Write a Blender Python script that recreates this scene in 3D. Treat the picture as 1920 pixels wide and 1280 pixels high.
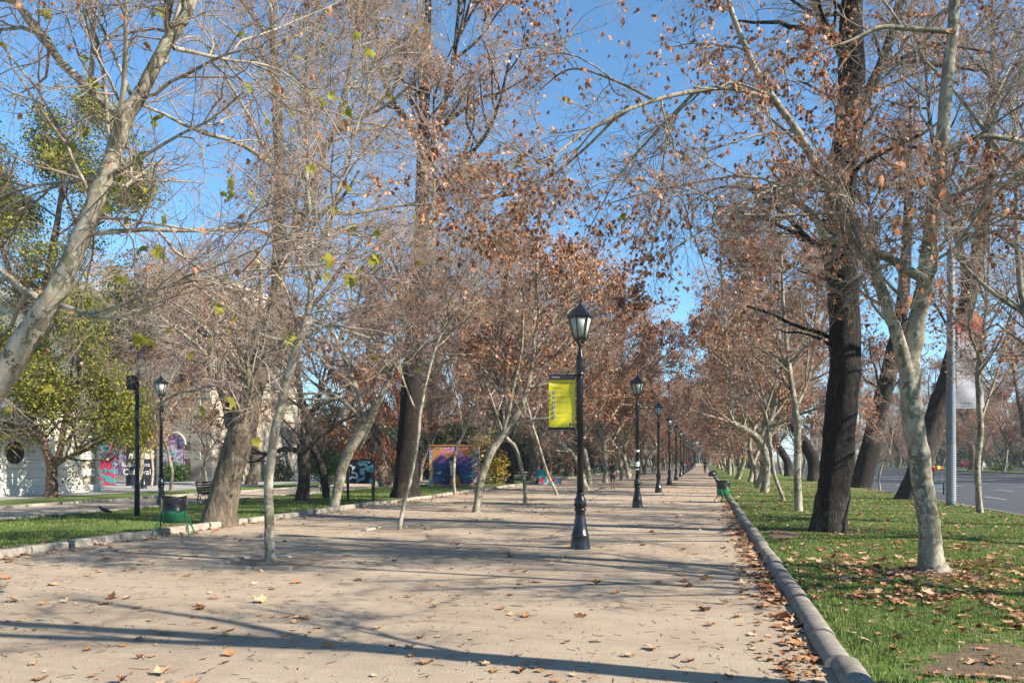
import bpy, bmesh, math, random
import numpy as np
from mathutils import Vector, Matrix
R = math.radians
for o in list(bpy.data.objects): bpy.data.objects.remove(o)
scene = bpy.context.scene
C = scene.collection
rng = np.random.default_rng(7)
random.seed(7)

# ------------------------------------------------------------------ camera, sky, sun, exposure
YAW, F, H, HY = R(13.56), 1493.0, 1.7, 862.0
cd = bpy.data.cameras.new('camera'); cam = bpy.data.objects.new('camera', cd); C.objects.link(cam)
cam.location = (0, 0, H); cam.rotation_euler = (R(90), 0, YAW)
cd.sensor_width = 36; cd.lens = 36 * F / 1920; cd.shift_y = (HY - 640) / 1920; cd.clip_end = 9000
scene.camera = cam
SUN_EL, SUN_AZ = R(33), math.atan2(-0.16, 0.987)       # azimuth measured from +X
sdir = Vector((math.cos(SUN_AZ) * math.cos(SUN_EL), math.sin(SUN_AZ) * math.cos(SUN_EL), math.sin(SUN_EL)))
w = bpy.data.worlds.new('World'); scene.world = w; w.use_nodes = True
nt = w.node_tree; sk = nt.nodes.new('ShaderNodeTexSky'); sk.sky_type = 'NISHITA'; sk.sun_disc = False
sk.sun_elevation = SUN_EL; sk.sun_rotation = math.atan2(sdir.x, sdir.y)
sk.air_density = 0.85; sk.dust_density = 0.05; sk.ozone_density = 5.0; sk.altitude = 600
tint = nt.nodes.new('ShaderNodeMix'); tint.data_type = 'RGBA'; tint.blend_type = 'MULTIPLY'; tint.inputs[0].default_value = 1; tint.inputs[7].default_value = (.78, 1.06, 1.03, 1)
nt.links.new(sk.outputs[0], tint.inputs[6]); nt.links.new(tint.outputs[2], nt.nodes['Background'].inputs[0]); nt.nodes['Background'].inputs[1].default_value = 0.096
sl = bpy.data.lights.new('sun', 'SUN'); so = bpy.data.objects.new('sun', sl); C.objects.link(so)
sl.energy = 5.0; sl.angle = R(0.53); sl.color = (1.0, 0.92, 0.80)
so.rotation_euler = (-sdir).to_track_quat('-Z', 'Y').to_euler(); so.location = (20, -5, 30)
scene.view_settings.view_transform = 'Standard'; scene.view_settings.look = 'None'
scene.view_settings.exposure = 1.42; scene.view_settings.gamma = 1
scene.cycles.max_bounces = 4; scene.cycles.volume_bounces = 0; scene.cycles.diffuse_bounces = 2; scene.cycles.glossy_bounces = 2; scene.cycles.transmission_bounces = 3; scene.cycles.transparent_max_bounces = 4
scene.render.resolution_x = 1024; scene.render.resolution_y = 682

FW = np.array([-math.sin(YAW), math.cos(YAW), 0]); RT = np.array([math.cos(YAW), math.sin(YAW), 0])
def W(px, py, d):
    """point of the place that the photograph shows at px, py, at d metres ahead"""
    p = RT * ((px - 960) * d / F) + FW * d; p[2] = H + (HY - py) * d / F
    return p
def G(px, py):
    return W(px, py, F * H / (py - HY))

# ------------------------------------------------------------------ materials
def mat(name, rough=0.8, spec=0.3):
    m = bpy.data.materials.new(name); m.use_nodes = True
    b = m.node_tree.nodes['Principled BSDF']; b.inputs['Roughness'].default_value = rough
    b.inputs['Specular IOR Level'].default_value = spec
    return m, m.node_tree, b
def ramp(t, fac, stops):
    r = t.nodes.new('ShaderNodeValToRGB'); e = r.color_ramp.elements
    while len(e) > 1: e.remove(e[-1])
    e[0].position = stops[0][0]; e[0].color = (*stops[0][1], 1)
    for p, c in stops[1:]:
        k = e.new(p); k.color = (*c, 1)
    t.links.new(fac, r.inputs[0]); return r.outputs[0]
def noise(t, scale, detail=4, rough=0.55, vec=None, stretch=None):
    n = t.nodes.new('ShaderNodeTexNoise'); n.inputs['Scale'].default_value = scale
    n.inputs['Detail'].default_value = detail; n.inputs['Roughness'].default_value = rough
    if vec is None:
        vec = t.nodes.new('ShaderNodeTexCoord').outputs['Object']
    if stretch:
        mp = t.nodes.new('ShaderNodeMapping'); mp.inputs['Scale'].default_value = stretch
        t.links.new(vec, mp.inputs[0]); vec = mp.outputs[0]
    t.links.new(vec, n.inputs['Vector']); return n.outputs['Fac']
def bump(t, b, h, strength=0.4, dist=0.02):
    n = t.nodes.new('ShaderNodeBump'); n.inputs['Strength'].default_value = strength; n.inputs['Distance'].default_value = dist
    t.links.new(h, n.inputs['Height']); t.links.new(n.outputs[0], b.inputs['Normal'])
def mix(t, fac, a, b_, mode='MIX'):
    n = t.nodes.new('ShaderNodeMix'); n.data_type = 'RGBA'; n.blend_type = mode
    for s, v in ((n.inputs[0], fac), (n.inputs[6], a), (n.inputs[7], b_)):
        if hasattr(v, 'is_linked'): t.links.new(v, s)
        elif isinstance(v, (int, float)): s.default_value = v
        else: s.default_value = (*v, 1)
    return n.outputs[2]
def geo_pos(t): return t.nodes.new('ShaderNodeNewGeometry').outputs['Position']
def plain(name, col, rough=0.6, metal=0, spec=0.4, var=0.15, scale=6):
    m, t, b = mat(name, rough, spec); b.inputs['Metallic'].default_value = metal
    f = noise(t, scale, 5)
    c = ramp(t, f, [(0.3, tuple(x * (1 - var) for x in col)), (0.7, tuple(min(1, x * (1 + var)) for x in col))])
    t.links.new(c, b.inputs['Base Color']); return m
def bark(name, stops, scale, stretch, bs=0.5, bd=0.03):
    m, t, b = mat(name, 0.9, 0.2)
    f = noise(t, scale, 6, 0.6, None, stretch); t.links.new(ramp(t, f, stops), b.inputs['Base Color'])
    bump(t, b, noise(t, scale * 2.2, 6, 0.65, None, stretch), bs, bd); return m
M = {}
def plane_bark():
    m, t, b = mat('plane_bark', 0.85, 0.2)
    a = ramp(t, noise(t, 5, 5, 0.6, None, (1, 1, .5)), [(0.32, (.14, .115, .08)), (0.45, (.23, .195, .145)), (0.62, (.32, .28, .215)), (.75, (.38, .345, .275))])
    v = t.nodes.new('ShaderNodeTexVoronoi'); v.inputs['Scale'].default_value = 5.5
    tc = t.nodes.new('ShaderNodeTexCoord'); mp = t.nodes.new('ShaderNodeMapping'); mp.inputs['Scale'].default_value = (1.2, 1.2, .45)
    dn = t.nodes.new('ShaderNodeTexNoise'); dn.inputs['Scale'].default_value = 9
    t.links.new(tc.outputs['Object'], dn.inputs['Vector'])
    ad = t.nodes.new('ShaderNodeVectorMath'); ad.operation = 'MULTIPLY_ADD'; ad.inputs[1].default_value = (.3, .3, .3)
    t.links.new(dn.outputs['Color'], ad.inputs[0]); t.links.new(tc.outputs['Object'], ad.inputs[2])
    t.links.new(ad.outputs[0], mp.inputs[0]); t.links.new(mp.outputs[0], v.inputs['Vector'])
    sx = t.nodes.new('ShaderNodeSeparateColor'); t.links.new(v.outputs['Color'], sx.inputs[0])
    patch = ramp(t, sx.outputs[0], [(0, (0, 0, 0)), (.66, (0, 0, 0)), (.68, (1, 1, 1))])
    pc = mix(t, patch, a, (.145, .135, .09))
    v2 = t.nodes.new('ShaderNodeTexVoronoi'); v2.inputs['Scale'].default_value = 13; t.links.new(mp.outputs[0], v2.inputs['Vector'])
    s2 = t.nodes.new('ShaderNodeSeparateColor'); t.links.new(v2.outputs['Color'], s2.inputs[0])
    pc = mix(t, ramp(t, s2.outputs[1], [(0, (0, 0, 0)), (.74, (0, 0, 0)), (.76, (.8, .8, .8))]), pc, (.34, .305, .24)); pc = mix(t, ramp(t, s2.outputs[2], [(0, (0, 0, 0)), (.86, (0, 0, 0)), (.88, (.8, .8, .8))]), pc, (.085, .068, .05))
    pc = mix(t, ramp(t, noise(t, 30, 5, .7, None, (1, 1, .3)), [(.5, (0, 0, 0)), (.75, (.6, .6, .6))]), pc, (.14, .115, .085))
    t.links.new(pc, b.inputs['Base Color'])
    bump(t, b, noise(t, 14, 6, .6, None, (1, 1, .4)), 0.45, 0.015); return m
M['plane'] = plane_bark()
M['old'] = bark('old_trunk_bark', [(.25, (.014, .011, .009)), (.45, (.04, .031, .025)), (.6, (.09, .073, .058)), (.78, (.17, .145, .118))], 11, (1, 1, .4), 1.0, .08)
def old_bark():
    m = M['old']; t = m.node_tree; b = t.nodes['Principled BSDF']; src = b.inputs['Base Color'].links[0].from_socket
    tc = t.nodes.new('ShaderNodeTexCoord'); sx = t.nodes.new('ShaderNodeSeparateXYZ'); t.links.new(tc.outputs['Object'], sx.inputs[0])
    ma = t.nodes.new('ShaderNodeMath'); ma.operation = 'MULTIPLY_ADD'; ma.inputs[1].default_value = 1.6; t.links.new(noise(t, 1.3, 4, .6, None, (1, 1, .5)), ma.inputs[0]); 
    mb_ = t.nodes.new('ShaderNodeMath'); mb_.operation = 'MULTIPLY'; mb_.inputs[1].default_value = .25; t.links.new(sx.outputs[2], mb_.inputs[0]); t.links.new(mb_.outputs[0], ma.inputs[2])
    f = ramp(t, ma.outputs[0], [(.95, (0, 0, 0)), (1.0, (.75, .75, .75))])
    r_ = f.node; r_.color_ramp.elements[0].position = .7
    t.links.new(mix(t, f, src, (.009, .007, .006)), b.inputs['Base Color'])
old_bark()
M['oldgrey'] = bark('grey_furrowed_bark', [(.25, (.035, .026, .019)), (.45, (.10, .08, .058)), (.62, (.175, .142, .105)), (.82, (.25, .21, .165))], 9, (1, 1, .28), 1.0, .06)
M['orange'] = bark('flaky_orange_bark', [(.3, (.12, .075, .045)), (.5, (.28, .18, .11)), (.7, (.40, .29, .20))], 8, (1, 1, .5), .8, .03)
M['dark'] = bark('dark_bark', [(.3, (.018, .014, .011)), (.55, (.05, .04, .032)), (.75, (.11, .088, .07))], 8, (1, 1, .4), .8, .04)
M['brownbark'] = bark('smooth_brown_bark', [(.3, (.07, .04, .028)), (.55, (.14, .085, .06)), (.75, (.21, .14, .10))], 8, (1, 1, .4), .4, .02)
M['twig'] = bark('pale_twig_bark', [(.3, (.17, .125, .095)), (.6, (.30, .232, .182)), (.8, (.39, .315, .255))], 3, (1, 1, 1), .1, .002)
M['twigdark'] = bark('brown_twig_bark', [(.3, (.07, .052, .042)), (.6, (.16, .125, .10)), (.8, (.24, .195, .16))], 3, (1, 1, 1), .1, .002)
def leafmat(name, stops, trans=0.35, rough=0.6):
    m, t, b = mat(name, rough, 0.25)
    g = t.nodes.new('ShaderNodeNewGeometry'); c = ramp(t, g.outputs['Random Per Island'], stops)
    t.links.new(c, b.inputs['Base Color'])
    tr = t.nodes.new('ShaderNodeBsdfTranslucent'); t.links.new(c, tr.inputs[0])
    mx = t.nodes.new('ShaderNodeMixShader'); mx.inputs[0].default_value = trans
    t.links.new(b.outputs[0], mx.inputs[1]); t.links.new(tr.outputs[0], mx.inputs[2])
    t.links.new(mx.outputs[0], t.nodes['Material Output'].inputs[0]); return m
M['lbrown'] = leafmat('dry_brown_leaf', [(0, (.15, .06, .032)), (.3, (.29, .115, .055)), (.6, (.42, .20, .105)), (.85, (.54, .31, .185)), (1, (.63, .46, .34))])
M['lfallen'] = leafmat('fallen_dry_leaf', [(0, (.15, .065, .03)), (.3, (.28, .125, .055)), (.65, (.40, .225, .12)), (1, (.53, .37, .24))], .1)
M['lgreen'] = leafmat('yellow_green_plane_leaf', [(0, (.13, .14, .022)), (.5, (.24, .235, .03)), (.85, (.36, .32, .04)), (1, (.40, .27, .045))], .45)
M['levergreen'] = leafmat('olive_evergreen_leaf', [(0, (.06, .075, .014)), (.35, (.14, .155, .026)), (.7, (.25, .25, .035)), (.92, (.37, .33, .045)), (1, (.55, .46, .06))], .5)
M['ldark'] = leafmat('dark_shrub_leaf', [(0, (.012, .025, .010)), (.6, (.03, .055, .018)), (1, (.06, .09, .025))], .25)
M['lhedge'] = leafmat('hedge_leaf', [(0, (.02, .05, .012)), (.5, (.045, .10, .022)), (1, (.09, .17, .04))], .3)
M['lcypress'] = leafmat('rusty_cypress_leaf', [(0, (.15, .045, .02)), (.5, (.27, .085, .035)), (1, (.40, .15, .06))], .35)
M['lyellow'] = leafmat('yellow_leaf', [(0, (.16, .12, .02)), (.5, (.33, .24, .03)), (1, (.48, .36, .05))], .4)
M['grass'] = leafmat('grass_blade', [(0, (.07, .12, .026)), (.5, (.13, .20, .045)), (.8, (.20, .265, .07)), (1, (.36, .33, .16))], .4)
def patchy(m):
    t = m.node_tree; b = t.nodes['Principled BSDF']; src = b.inputs['Base Color'].links[0].from_socket
    f = ramp(t, noise(t, .8, 5, .65, geo_pos(t)), [(.3, (.70, .80, .75)), (.5, (1, 1, 1)), (.62, (1.0, .95, .8)), (.75, (1.0, .82, .62))]); c = mix(t, 1, src, f, 'MULTIPLY')
    t.links.new(c, b.inputs['Base Color'])
    for n in t.nodes:
        if n.type == 'BSDF_TRANSLUCENT': t.links.new(c, n.inputs[0])
patchy(M['grass'])
M['black'] = plain('black_cast_iron', (.010, .011, .014), .32, 0, .5, .3, 20)
M['blackmatte'] = plain('black_matte', (.012, .012, .012), .7)
M['greenpaint'] = plain('green_painted_steel', (.025, .16, .07), .45)
M['bag'] = plain('black_plastic_bag', (.012, .012, .013), .38, 0, .5)
M['steel'] = plain('grey_galvanised_steel', (.16, .18, .20), .5, .3)
M['white'] = plain('white_paint', (.75, .75, .73), .6)
M['red'] = plain('red_paint', (.36, .03, .03), .6)
M['yellow'] = plain('yellow_banner_vinyl', (.62, .54, .02), .45, 0, .4, .05)
M['ink'] = plain('dark_print', (.02, .02, .035), .6)
M['skin'] = plain('skin', (.18, .10, .07), .6)
M['teal'] = plain('teal_paint', (.02, .30, .32), .5)
M['wood'] = plain('dark_bench_wood', (.045, .03, .022), .6, 0, .4, .4, 12)
M['glassd'] = plain('dark_window_glass', (.02, .025, .03), .08, 0, .6)
M['rubber'] = plain('black_rubber', (.015, .015, .015), .8)
for k, c in dict(orange=(.40, .17, .05), pink=(.42, .16, .28), purple=(.11, .055, .17), blue=(.03, .06, .17), cyan=(.05, .38, .45), mgreen=(.03, .17, .06), cream=(.62, .56, .45), magenta=(.50, .03, .22), grey=(.3, .3, .3), navy=(.02, .03, .07), denim=(.04, .06, .11)).items():
    M['p_' + k] = plain(k + '_paint', c, .75, 0, .2, .25, 9)
def pane():
    m, t, b = mat('frosted_lantern_glass', .35, .5)
    t.links.new(ramp(t, noise(t, 5, 3), [(.3, (.30, .33, .30)), (.7, (.46, .48, .44))]), b.inputs['Base Color'])
    return m
M['pane'] = pane()
def stone(name, c1, c2, sc=5):
    m, t, b = mat(name, .9, .2)
    f = noise(t, sc, 6, .6, geo_pos(t)); g = noise(t, sc * 14, 3, .6, geo_pos(t))
    c = mix(t, .35, ramp(t, f, [(.3, c1), (.7, c2)]), ramp(t, g, [(.35, c1), (.65, c2)]))
    t.links.new(c, b.inputs['Base Color']); bump(t, b, g, .35, .01); return m
M['kerbdark'] = stone('weathered_kerb_concrete', (.09, .078, .066), (.30, .27, .23))
M['kerblight'] = stone('pale_kerb_stone', (.17, .15, .125), (.36, .325, .27))
M['wallstone'] = stone('cream_wall_stone', (.62, .58, .50), (.78, .74, .66), 1.2)
M['wallold'] = stone('weathered_museum_stone', (.27, .23, .175), (.46, .41, .33), .7)
M['concrete'] = stone('grey_paving', (.22, .21, .20), (.34, .33, .31), 2)
def path_mat():
    m, t, b = mat('compacted_gravel', .95, .15); p = geo_pos(t)
    big = ramp(t, noise(t, .22, 5, .6, p), [(.32, (.24, .17, .10)), (.5, (.345, .27, .18)), (.68, (.44, .365, .26))])
    mid = ramp(t, noise(t, 1.7, 6, .65, p), [(.3, (.19, .135, .085)), (.5, (.335, .26, .175)), (.7, (.47, .395, .29))])
    st = ramp(t, noise(t, 2.2, 7, .7, p, (.25, 2.2, 1)), [(.3, (.18, .13, .08)), (.5, (.345, .27, .185)), (.72, (.49, .42, .32))]); c = mix(t, .4, mix(t, .45, big, mid), st)
    blot = ramp(t, noise(t, .55, 7, .7, p), [(.34, (.60, .53, .46)), (.46, (.88, .84, .79)), (.54, (1, 1, 1)), (.64, (1.0, 1.0, 1.0)), (.72, (1.0, 1.0, 1.0))]); c = mix(t, .8, c, blot, 'MULTIPLY'); c = mix(t, .5, c, ramp(t, noise(t, 1.0, 5, .6, p, (3.2, .10, 1)), [(.35, (.72, .68, .64)), (.5, (1, 1, 1))]), 'MULTIPLY'); c = mix(t, 1.0, c, (1.14, 1.11, 1.08), 'MULTIPLY'); fine = noise(t, 90, 4, .8, p); vs = t.nodes.new('ShaderNodeTexVoronoi'); vs.inputs['Scale'].default_value = 26; t.links.new(p, vs.inputs['Vector']); c = mix(t, ramp(t, vs.outputs['Distance'], [(.10, (.55, .55, .55)), (.2, (0, 0, 0))]), c, (.13, .085, .05)); c = mix(t, .5, c, ramp(t, fine, [(.3, (.12, .095, .075)), (.5, (.30, .25, .20)), (.72, (.55, .50, .44))]))
    t.links.new(c, b.inputs['Base Color']); bump(t, b, noise(t, 38, 6, .75, p), .8, .02); return m
M['path'] = path_mat()
def lawn_mat():
    m, t, b = mat('lawn_soil_and_turf', 1, .1); p = geo_pos(t)
    f = noise(t, 1.1, 5, .6, p); g = noise(t, 30, 4, .7, p)
    turf = ramp(t, g, [(.3, (.055, .09, .02)), (.55, (.105, .155, .038)), (.75, (.17, .205, .065))])
    soil = ramp(t, g, [(.3, (.07, .045, .028)), (.7, (.19, .135, .085))])
    t.links.new(mix(t, ramp(t, f, [(.52, (0, 0, 0)), (.66, (1, 1, 1))]), turf, soil), b.inputs['Base Color'])
    bump(t, b, g, .8, .03); return m
M['lawn'] = lawn_mat()
M['dust'] = stone('dusty_pit_soil', (.15, .11, .075), (.29, .225, .16), 7)
M['soil'] = stone('bare_soil', (.08, .05, .032), (.17, .12, .08), 9)
def asphalt():
    m, t, b = mat('asphalt', .8, .3); p = geo_pos(t)
    c = ramp(t, noise(t, .5, 6, .6, p), [(.3, (.038, .040, .045)), (.7, (.065, .067, .072))])
    c = mix(t, .3, c, ramp(t, noise(t, 60, 2, .6, p), [(.3, (.025, .025, .03)), (.7, (.10, .10, .11))]))
    t.links.new(c, b.inputs['Base Color']); bump(t, b, noise(t, 80, 2, .6, p), .3, .005); return m
M['asphalt'] = asphalt()
M['hill'] = stone('distant_hill', (.06, .075, .06), (.12, .13, .10), .004)
def graffiti(name, seed, cols):
    m, t, b = mat(name, .8, .2)
    tc = t.nodes.new('ShaderNodeTexCoord'); mp = t.nodes.new('ShaderNodeMapping'); mp.inputs['Location'].default_value = (seed, seed * .7, seed * .3)
    t.links.new(tc.outputs['Object'], mp.inputs[0])
    f = noise(t, 1.6, 2, .5, mp.outputs[0])
    r = t.nodes.new('ShaderNodeValToRGB'); r.color_ramp.interpolation = 'CONSTANT'; e = r.color_ramp.elements
    while len(e) > 1: e.remove(e[-1])
    e[0].color = (*cols[0], 1)
    for i, c in enumerate(cols[1:]):
        k = e.new(.33 + .34 * i / max(1, len(cols) - 1)); k.color = (*c, 1)
    t.links.new(f, r.inputs[0]); t.links.new(r.outputs[0], b.inputs['Base Color']); return m
GC = [(.55, .52, .45), (.05, .30, .36), (.62, .58, .52), (.40, .05, .25), (.06, .08, .10), (.6, .25, .35), (.15, .12, .40), (.6, .56, .5)]

# ------------------------------------------------------------------ mesh helpers
def mk(name, V, tris=None, quads=None, m=None, parent=None, smooth=False):
    me = bpy.data.meshes.new(name); V = np.asarray(V, dtype=np.float32).reshape(-1, 3)
    T = np.asarray(tris if tris is not None else [], dtype=np.int32).reshape(-1, 3)
    Q = np.asarray(quads if quads is not None else [], dtype=np.int32).reshape(-1, 4)
    me.vertices.add(len(V)); me.vertices.foreach_set('co', V.ravel())
    me.loops.add(T.size + Q.size); me.loops.foreach_set('vertex_index', np.concatenate([T.ravel(), Q.ravel()]))
    n = len(T) + len(Q); me.polygons.add(n)
    st = np.concatenate([np.arange(len(T)) * 3, T.size + np.arange(len(Q)) * 4]).astype(np.int32)
    me.polygons.foreach_set('loop_start', st)
    if smooth: me.polygons.foreach_set('use_smooth', np.ones(n, dtype=bool))
    me.update(calc_edges=True); me.validate()
    if m: me.materials.append(M[m] if isinstance(m, str) else m)
    return link(name, me, parent)
def link(name, me, parent=None):
    o = bpy.data.objects.new(name, me); C.objects.link(o)
    if parent: o.parent = parent
    return o
def tag(o, label=None, cat=None, group=None, kind=None):
    for k, v in (('label', label), ('category', cat), ('group', group), ('kind', kind)):
        if v: o[k] = v
    return o
def thing(name, label, cat, loc, rz=0, group=None):
    o = bpy.data.objects.new(name, None); C.objects.link(o); o.location = loc; o.rotation_euler = (0, 0, rz)
    return tag(o, label, cat, group)
def dup(root, loc, rz=0, label=None, group=None, scale=1, tilt=None):
    def cp(o, par):
        c = o.copy(); C.objects.link(c)
        if par: c.parent = par
        for ch in o.children: cp(ch, c)
        return c
    r = cp(root, None); scale = scale if scale != 1 else root.scale[0]; r.location = loc; r.rotation_euler = (tilt[0] if tilt else 0, tilt[1] if tilt else 0, rz); r.scale = (scale,) * 3
    return tag(r, label, None, group)
class B:
    """collects simple solids into one mesh"""
    def __init__(s): s.bm = bmesh.new()
    def box(s, c, size, rz=0, bevel=0):
        r = bmesh.ops.create_cube(s.bm, size=1, matrix=Matrix.Translation(c) @ Matrix.Rotation(rz, 4, 'Z') @ Matrix.Diagonal((*size, 1)))
        if bevel:
            ed = list({e for v in r['verts'] for e in v.link_edges})
            bmesh.ops.bevel(s.bm, geom=ed, offset=bevel, segments=2, affect='EDGES')
        return s
    def rod(s, a, b, r, r2=None, n=8):
        a, b = Vector(a), Vector(b); d = b - a
        mtx = Matrix.Translation((a + b) / 2) @ d.to_track_quat('Z', 'Y').to_matrix().to_4x4()
        bmesh.ops.create_cone(s.bm, cap_ends=True, segments=n, radius1=r, radius2=r if r2 is None else r2, depth=d.length, matrix=mtx); return s
    def lathe(s, prof, n=16, c=(0, 0, 0), rot=0):
        rings = []
        for r, z in prof:
            rings.append([s.bm.verts.new((c[0] + r * math.cos(rot + 2 * math.pi * i / n), c[1] + r * math.sin(rot + 2 * math.pi * i / n), c[2] + z)) for i in range(n)])
        for a, b in zip(rings, rings[1:]):
            for i in range(n): s.bm.faces.new((a[i], a[(i + 1) % n], b[(i + 1) % n], b[i]))
        s.bm.faces.new(rings[0][::-1]); s.bm.faces.new(rings[-1]); return s
    def torus(s, c, R1, r, n=20, k=6, axis='Y'):
        rings = []
        for i in range(n):
            a = 2 * math.pi * i / n; ring = []
            for j in range(k):
                b = 2 * math.pi * j / k; x, y, z = (R1 + r * math.cos(b)) * math.cos(a), r * math.sin(b), (R1 + r * math.cos(b)) * math.sin(a)
                ring.append(s.bm.verts.new((c[0] + (x if axis == 'Y' else y), c[1] + (y if axis == 'Y' else x), c[2] + z)))
            rings.append(ring)
        for i in range(n):
            for j in range(k):
                s.bm.faces.new((rings[i][j], rings[(i + 1) % n][j], rings[(i + 1) % n][(j + 1) % k], rings[i][(j + 1) % k]))
        return s
    def poly(s, pts, thick=None, axis=1):
        """polygon in the xz plane, pushed along y by thick"""
        f = s.bm.faces.new([s.bm.verts.new(p) for p in pts])
        if thick:
            r = bmesh.ops.extrude_face_region(s.bm, geom=[f]); v = [e for e in r['geom'] if isinstance(e, bmesh.types.BMVert)]
            bmesh.ops.translate(s.bm, verts=v, vec=(0, thick, 0))
        return s
    def ball(s, c, r, sub=2, sc=(1, 1, 1)):
        bmesh.ops.create_icosphere(s.bm, subdivisions=sub, radius=r, matrix=Matrix.Translation(c) @ Matrix.Diagonal((*sc, 1))); return s
    def done(s, name, m, parent=None, smooth=False):
        bmesh.ops.recalc_face_normals(s.bm, faces=s.bm.faces)
        me = bpy.data.meshes.new(name); s.bm.to_mesh(me); s.bm.free()
        if smooth:
            for p in me.polygons: p.use_smooth = True
        me.materials.append(M[m] if isinstance(m, str) else m); return link(name, me, parent)
def text(name, body, size, loc, parent, m, rot=(R(90), 0, 0), align='LEFT'):
    cu = bpy.data.curves.new(name, 'FONT'); cu.body = body; cu.size = size; cu.align_x = align
    o = bpy.data.objects.new(name, cu); C.objects.link(o)
    me = bpy.data.meshes.new_from_object(o.evaluated_get(bpy.context.evaluated_depsgraph_get()))
    bpy.data.objects.remove(o); me.materials.append(M[m]); q = link(name, me, parent); q.location = loc; q.rotation_euler = rot
    return q

# ------------------------------------------------------------------ ground, path, lawns, road
def sheet(name, x0, x1, y0, y1, z, m, nx=1, ny=1, lump=0):
    xs, ys = np.linspace(x0, x1, nx + 1), np.linspace(y0, y1, ny + 1)
    X, Y = np.meshgrid(xs, ys, indexing='ij'); Z = np.full_like(X, z)
    if lump:
        Z += lump * (np.sin(X * 1.3 + .4 * Y) + np.sin(Y * .7 + 1.3) * np.cos(X * .9)) * .5
        Z[0] = Z[-1] = z - lump
    V = np.stack([X, Y, Z], -1).reshape(-1, 3)
    i = (np.arange(nx)[:, None] * (ny + 1) + np.arange(ny)[None]).ravel()
    o = mk(name, V, None, np.stack([i, i + ny + 1, i + ny + 2, i + 1], 1), m, None, bool(lump)); return tag(o, kind='structure')
KX, LX, RX, FX = 1.1, -12.05, 9.25, 38.5     # right kerb, left kerb, near road edge, far road edge
sheet('ground', -3000, 3000, -60, 5000, -.10, 'lawn')
sheet('gravel_path', LX, KX, -30, 420, 0, 'path')
lz = .055
sheet('lawn', KX + .1, RX - .1, -30, 420, lz, 'lawn', 14, 240, .02)
sheet('lawn', -18.85, LX - .1, -30, 420, lz, 'lawn', 12, 240, .02)
sheet('side_path', -23.9, -19.05, -30, 420, 0.0, 'path')
sheet('lawn', -28.6, -24.1, -30, 420, .03, 'lawn', 6, 120, .012)
sheet('pavement', -90, -28.65, -30, 78, .02, 'concrete')
sheet('road', RX, FX, -30, 420, -.04, 'asphalt')
sheet('lawn', FX + .15, FX + 9, -30, 420, .05, 'lawn', 6, 120, .015)
sheet('far_road', FX + 9.1, FX + 24, -30, 420, -.04, 'asphalt')
def prof_stone(name, L, prof, jitter=0):
    n = len(prof); V = []
    for k, y in enumerate((0, .012, L - .012, L)):
        s = .955 if k in (0, 3) else 1
        V += [(x * s, y, z * s if z > 0 else z) for x, z in prof]
    Q = [(k * n + i, k * n + (i + 1) % n, (k + 1) * n + (i + 1) % n, (k + 1) * n + i) for k in range(3) for i in range(n)]
    me = bpy.data.meshes.new(name); me.from_pydata(V, [], Q + [tuple(range(n)), tuple(range(3 * n, 4 * n))[::-1]]); me.update()
    for p in me.polygons[:3 * n]: p.use_smooth = len(prof) > 8
    return me
def kerb(name, x, y0, y1, L, prof, m, wob, far=None):
    root = bpy.data.objects.new(name, None); C.objects.link(root); root.location = (x, y0, 0); tag(root, kind='structure')
    ms = []
    for v in range(3):
        me = prof_stone('kerb_stone', L - .03, prof); me.materials.append(M[m]); ms.append(me)
    k = 0; y = 0
    while y < y1 - y0:
        o = link('kerb_stone', ms[k % 3], root); o.location = (random.uniform(-wob, wob), y, random.uniform(-wob, wob) * .6)
        o.rotation_euler = (random.uniform(-wob, wob) * .3, 0, random.uniform(-wob, wob) * .5); y += L; k += 1
    if far:
        me = prof_stone('kerb_run', far - y1, prof); me.materials.append(M[m]); o = link('kerb_run', me, root); o.location = (0, y, 0)
rp = [(-.12, -.1), (-.12, .03)] + [(-.12 * math.cos(a), .03 + .085 * math.sin(a)) for a in np.linspace(.3, 2.84, 8)] + [(.12, .03), (.12, -.1)]
kerb('right_kerb', KX, 1, 62, 1.0, rp, 'kerbdark', .022, 420)
kerb('left_kerb', LX, 4, 75, .9, [(-.12, -.1), (-.12, .10), (-.09, .125), (.09, .125), (.12, .10), (.12, -.1)], 'kerblight', .03, 420)
lp = [(-.1, -.1), (-.1, .075), (-.07, .09), (.07, .09), (.1, .075), (.1, -.1)]
kerb('side_path_kerb', -18.95, 10, 70, 1.0, lp, 'kerblight', .02, 300)
kerb('side_path_far_kerb', -24.0, 20, 80, 1.0, lp, 'kerblight', .02, 300)
kerb('road_kerb', RX, 15, 70, 1.0, [(-.09, -.1), (-.09, .07), (.09, .06), (.09, -.1)], 'kerbdark', .006, 420)
kerb('far_road_kerb', FX, 40, 41, 1.0, [(-.09, -.1), (-.09, .10), (.09, .10), (.09, -.1)], 'kerbdark', .006, 420)
roadm = bpy.data.objects.new('lane_markings', None); C.objects.link(roadm); tag(roadm, kind='structure')
dash = bpy.data.meshes.new('lane_dash'); dash.from_pydata([(-.07, 0, 0), (.07, 0, 0), (.07, 3, 0), (-.07, 3, 0)], [], [(0, 1, 2, 3)]); dash.materials.append(plain('worn_road_paint', (.34, .34, .33), .8, 0, .2, .4, 3))
for i in range(1, 8):
    for y in range(20, 220, 9):
        o = link('lane_dash', dash, roadm); o.location = (RX + i * 3.66, y + (i % 3), -.034)
hv = [];  hn = 60
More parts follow.
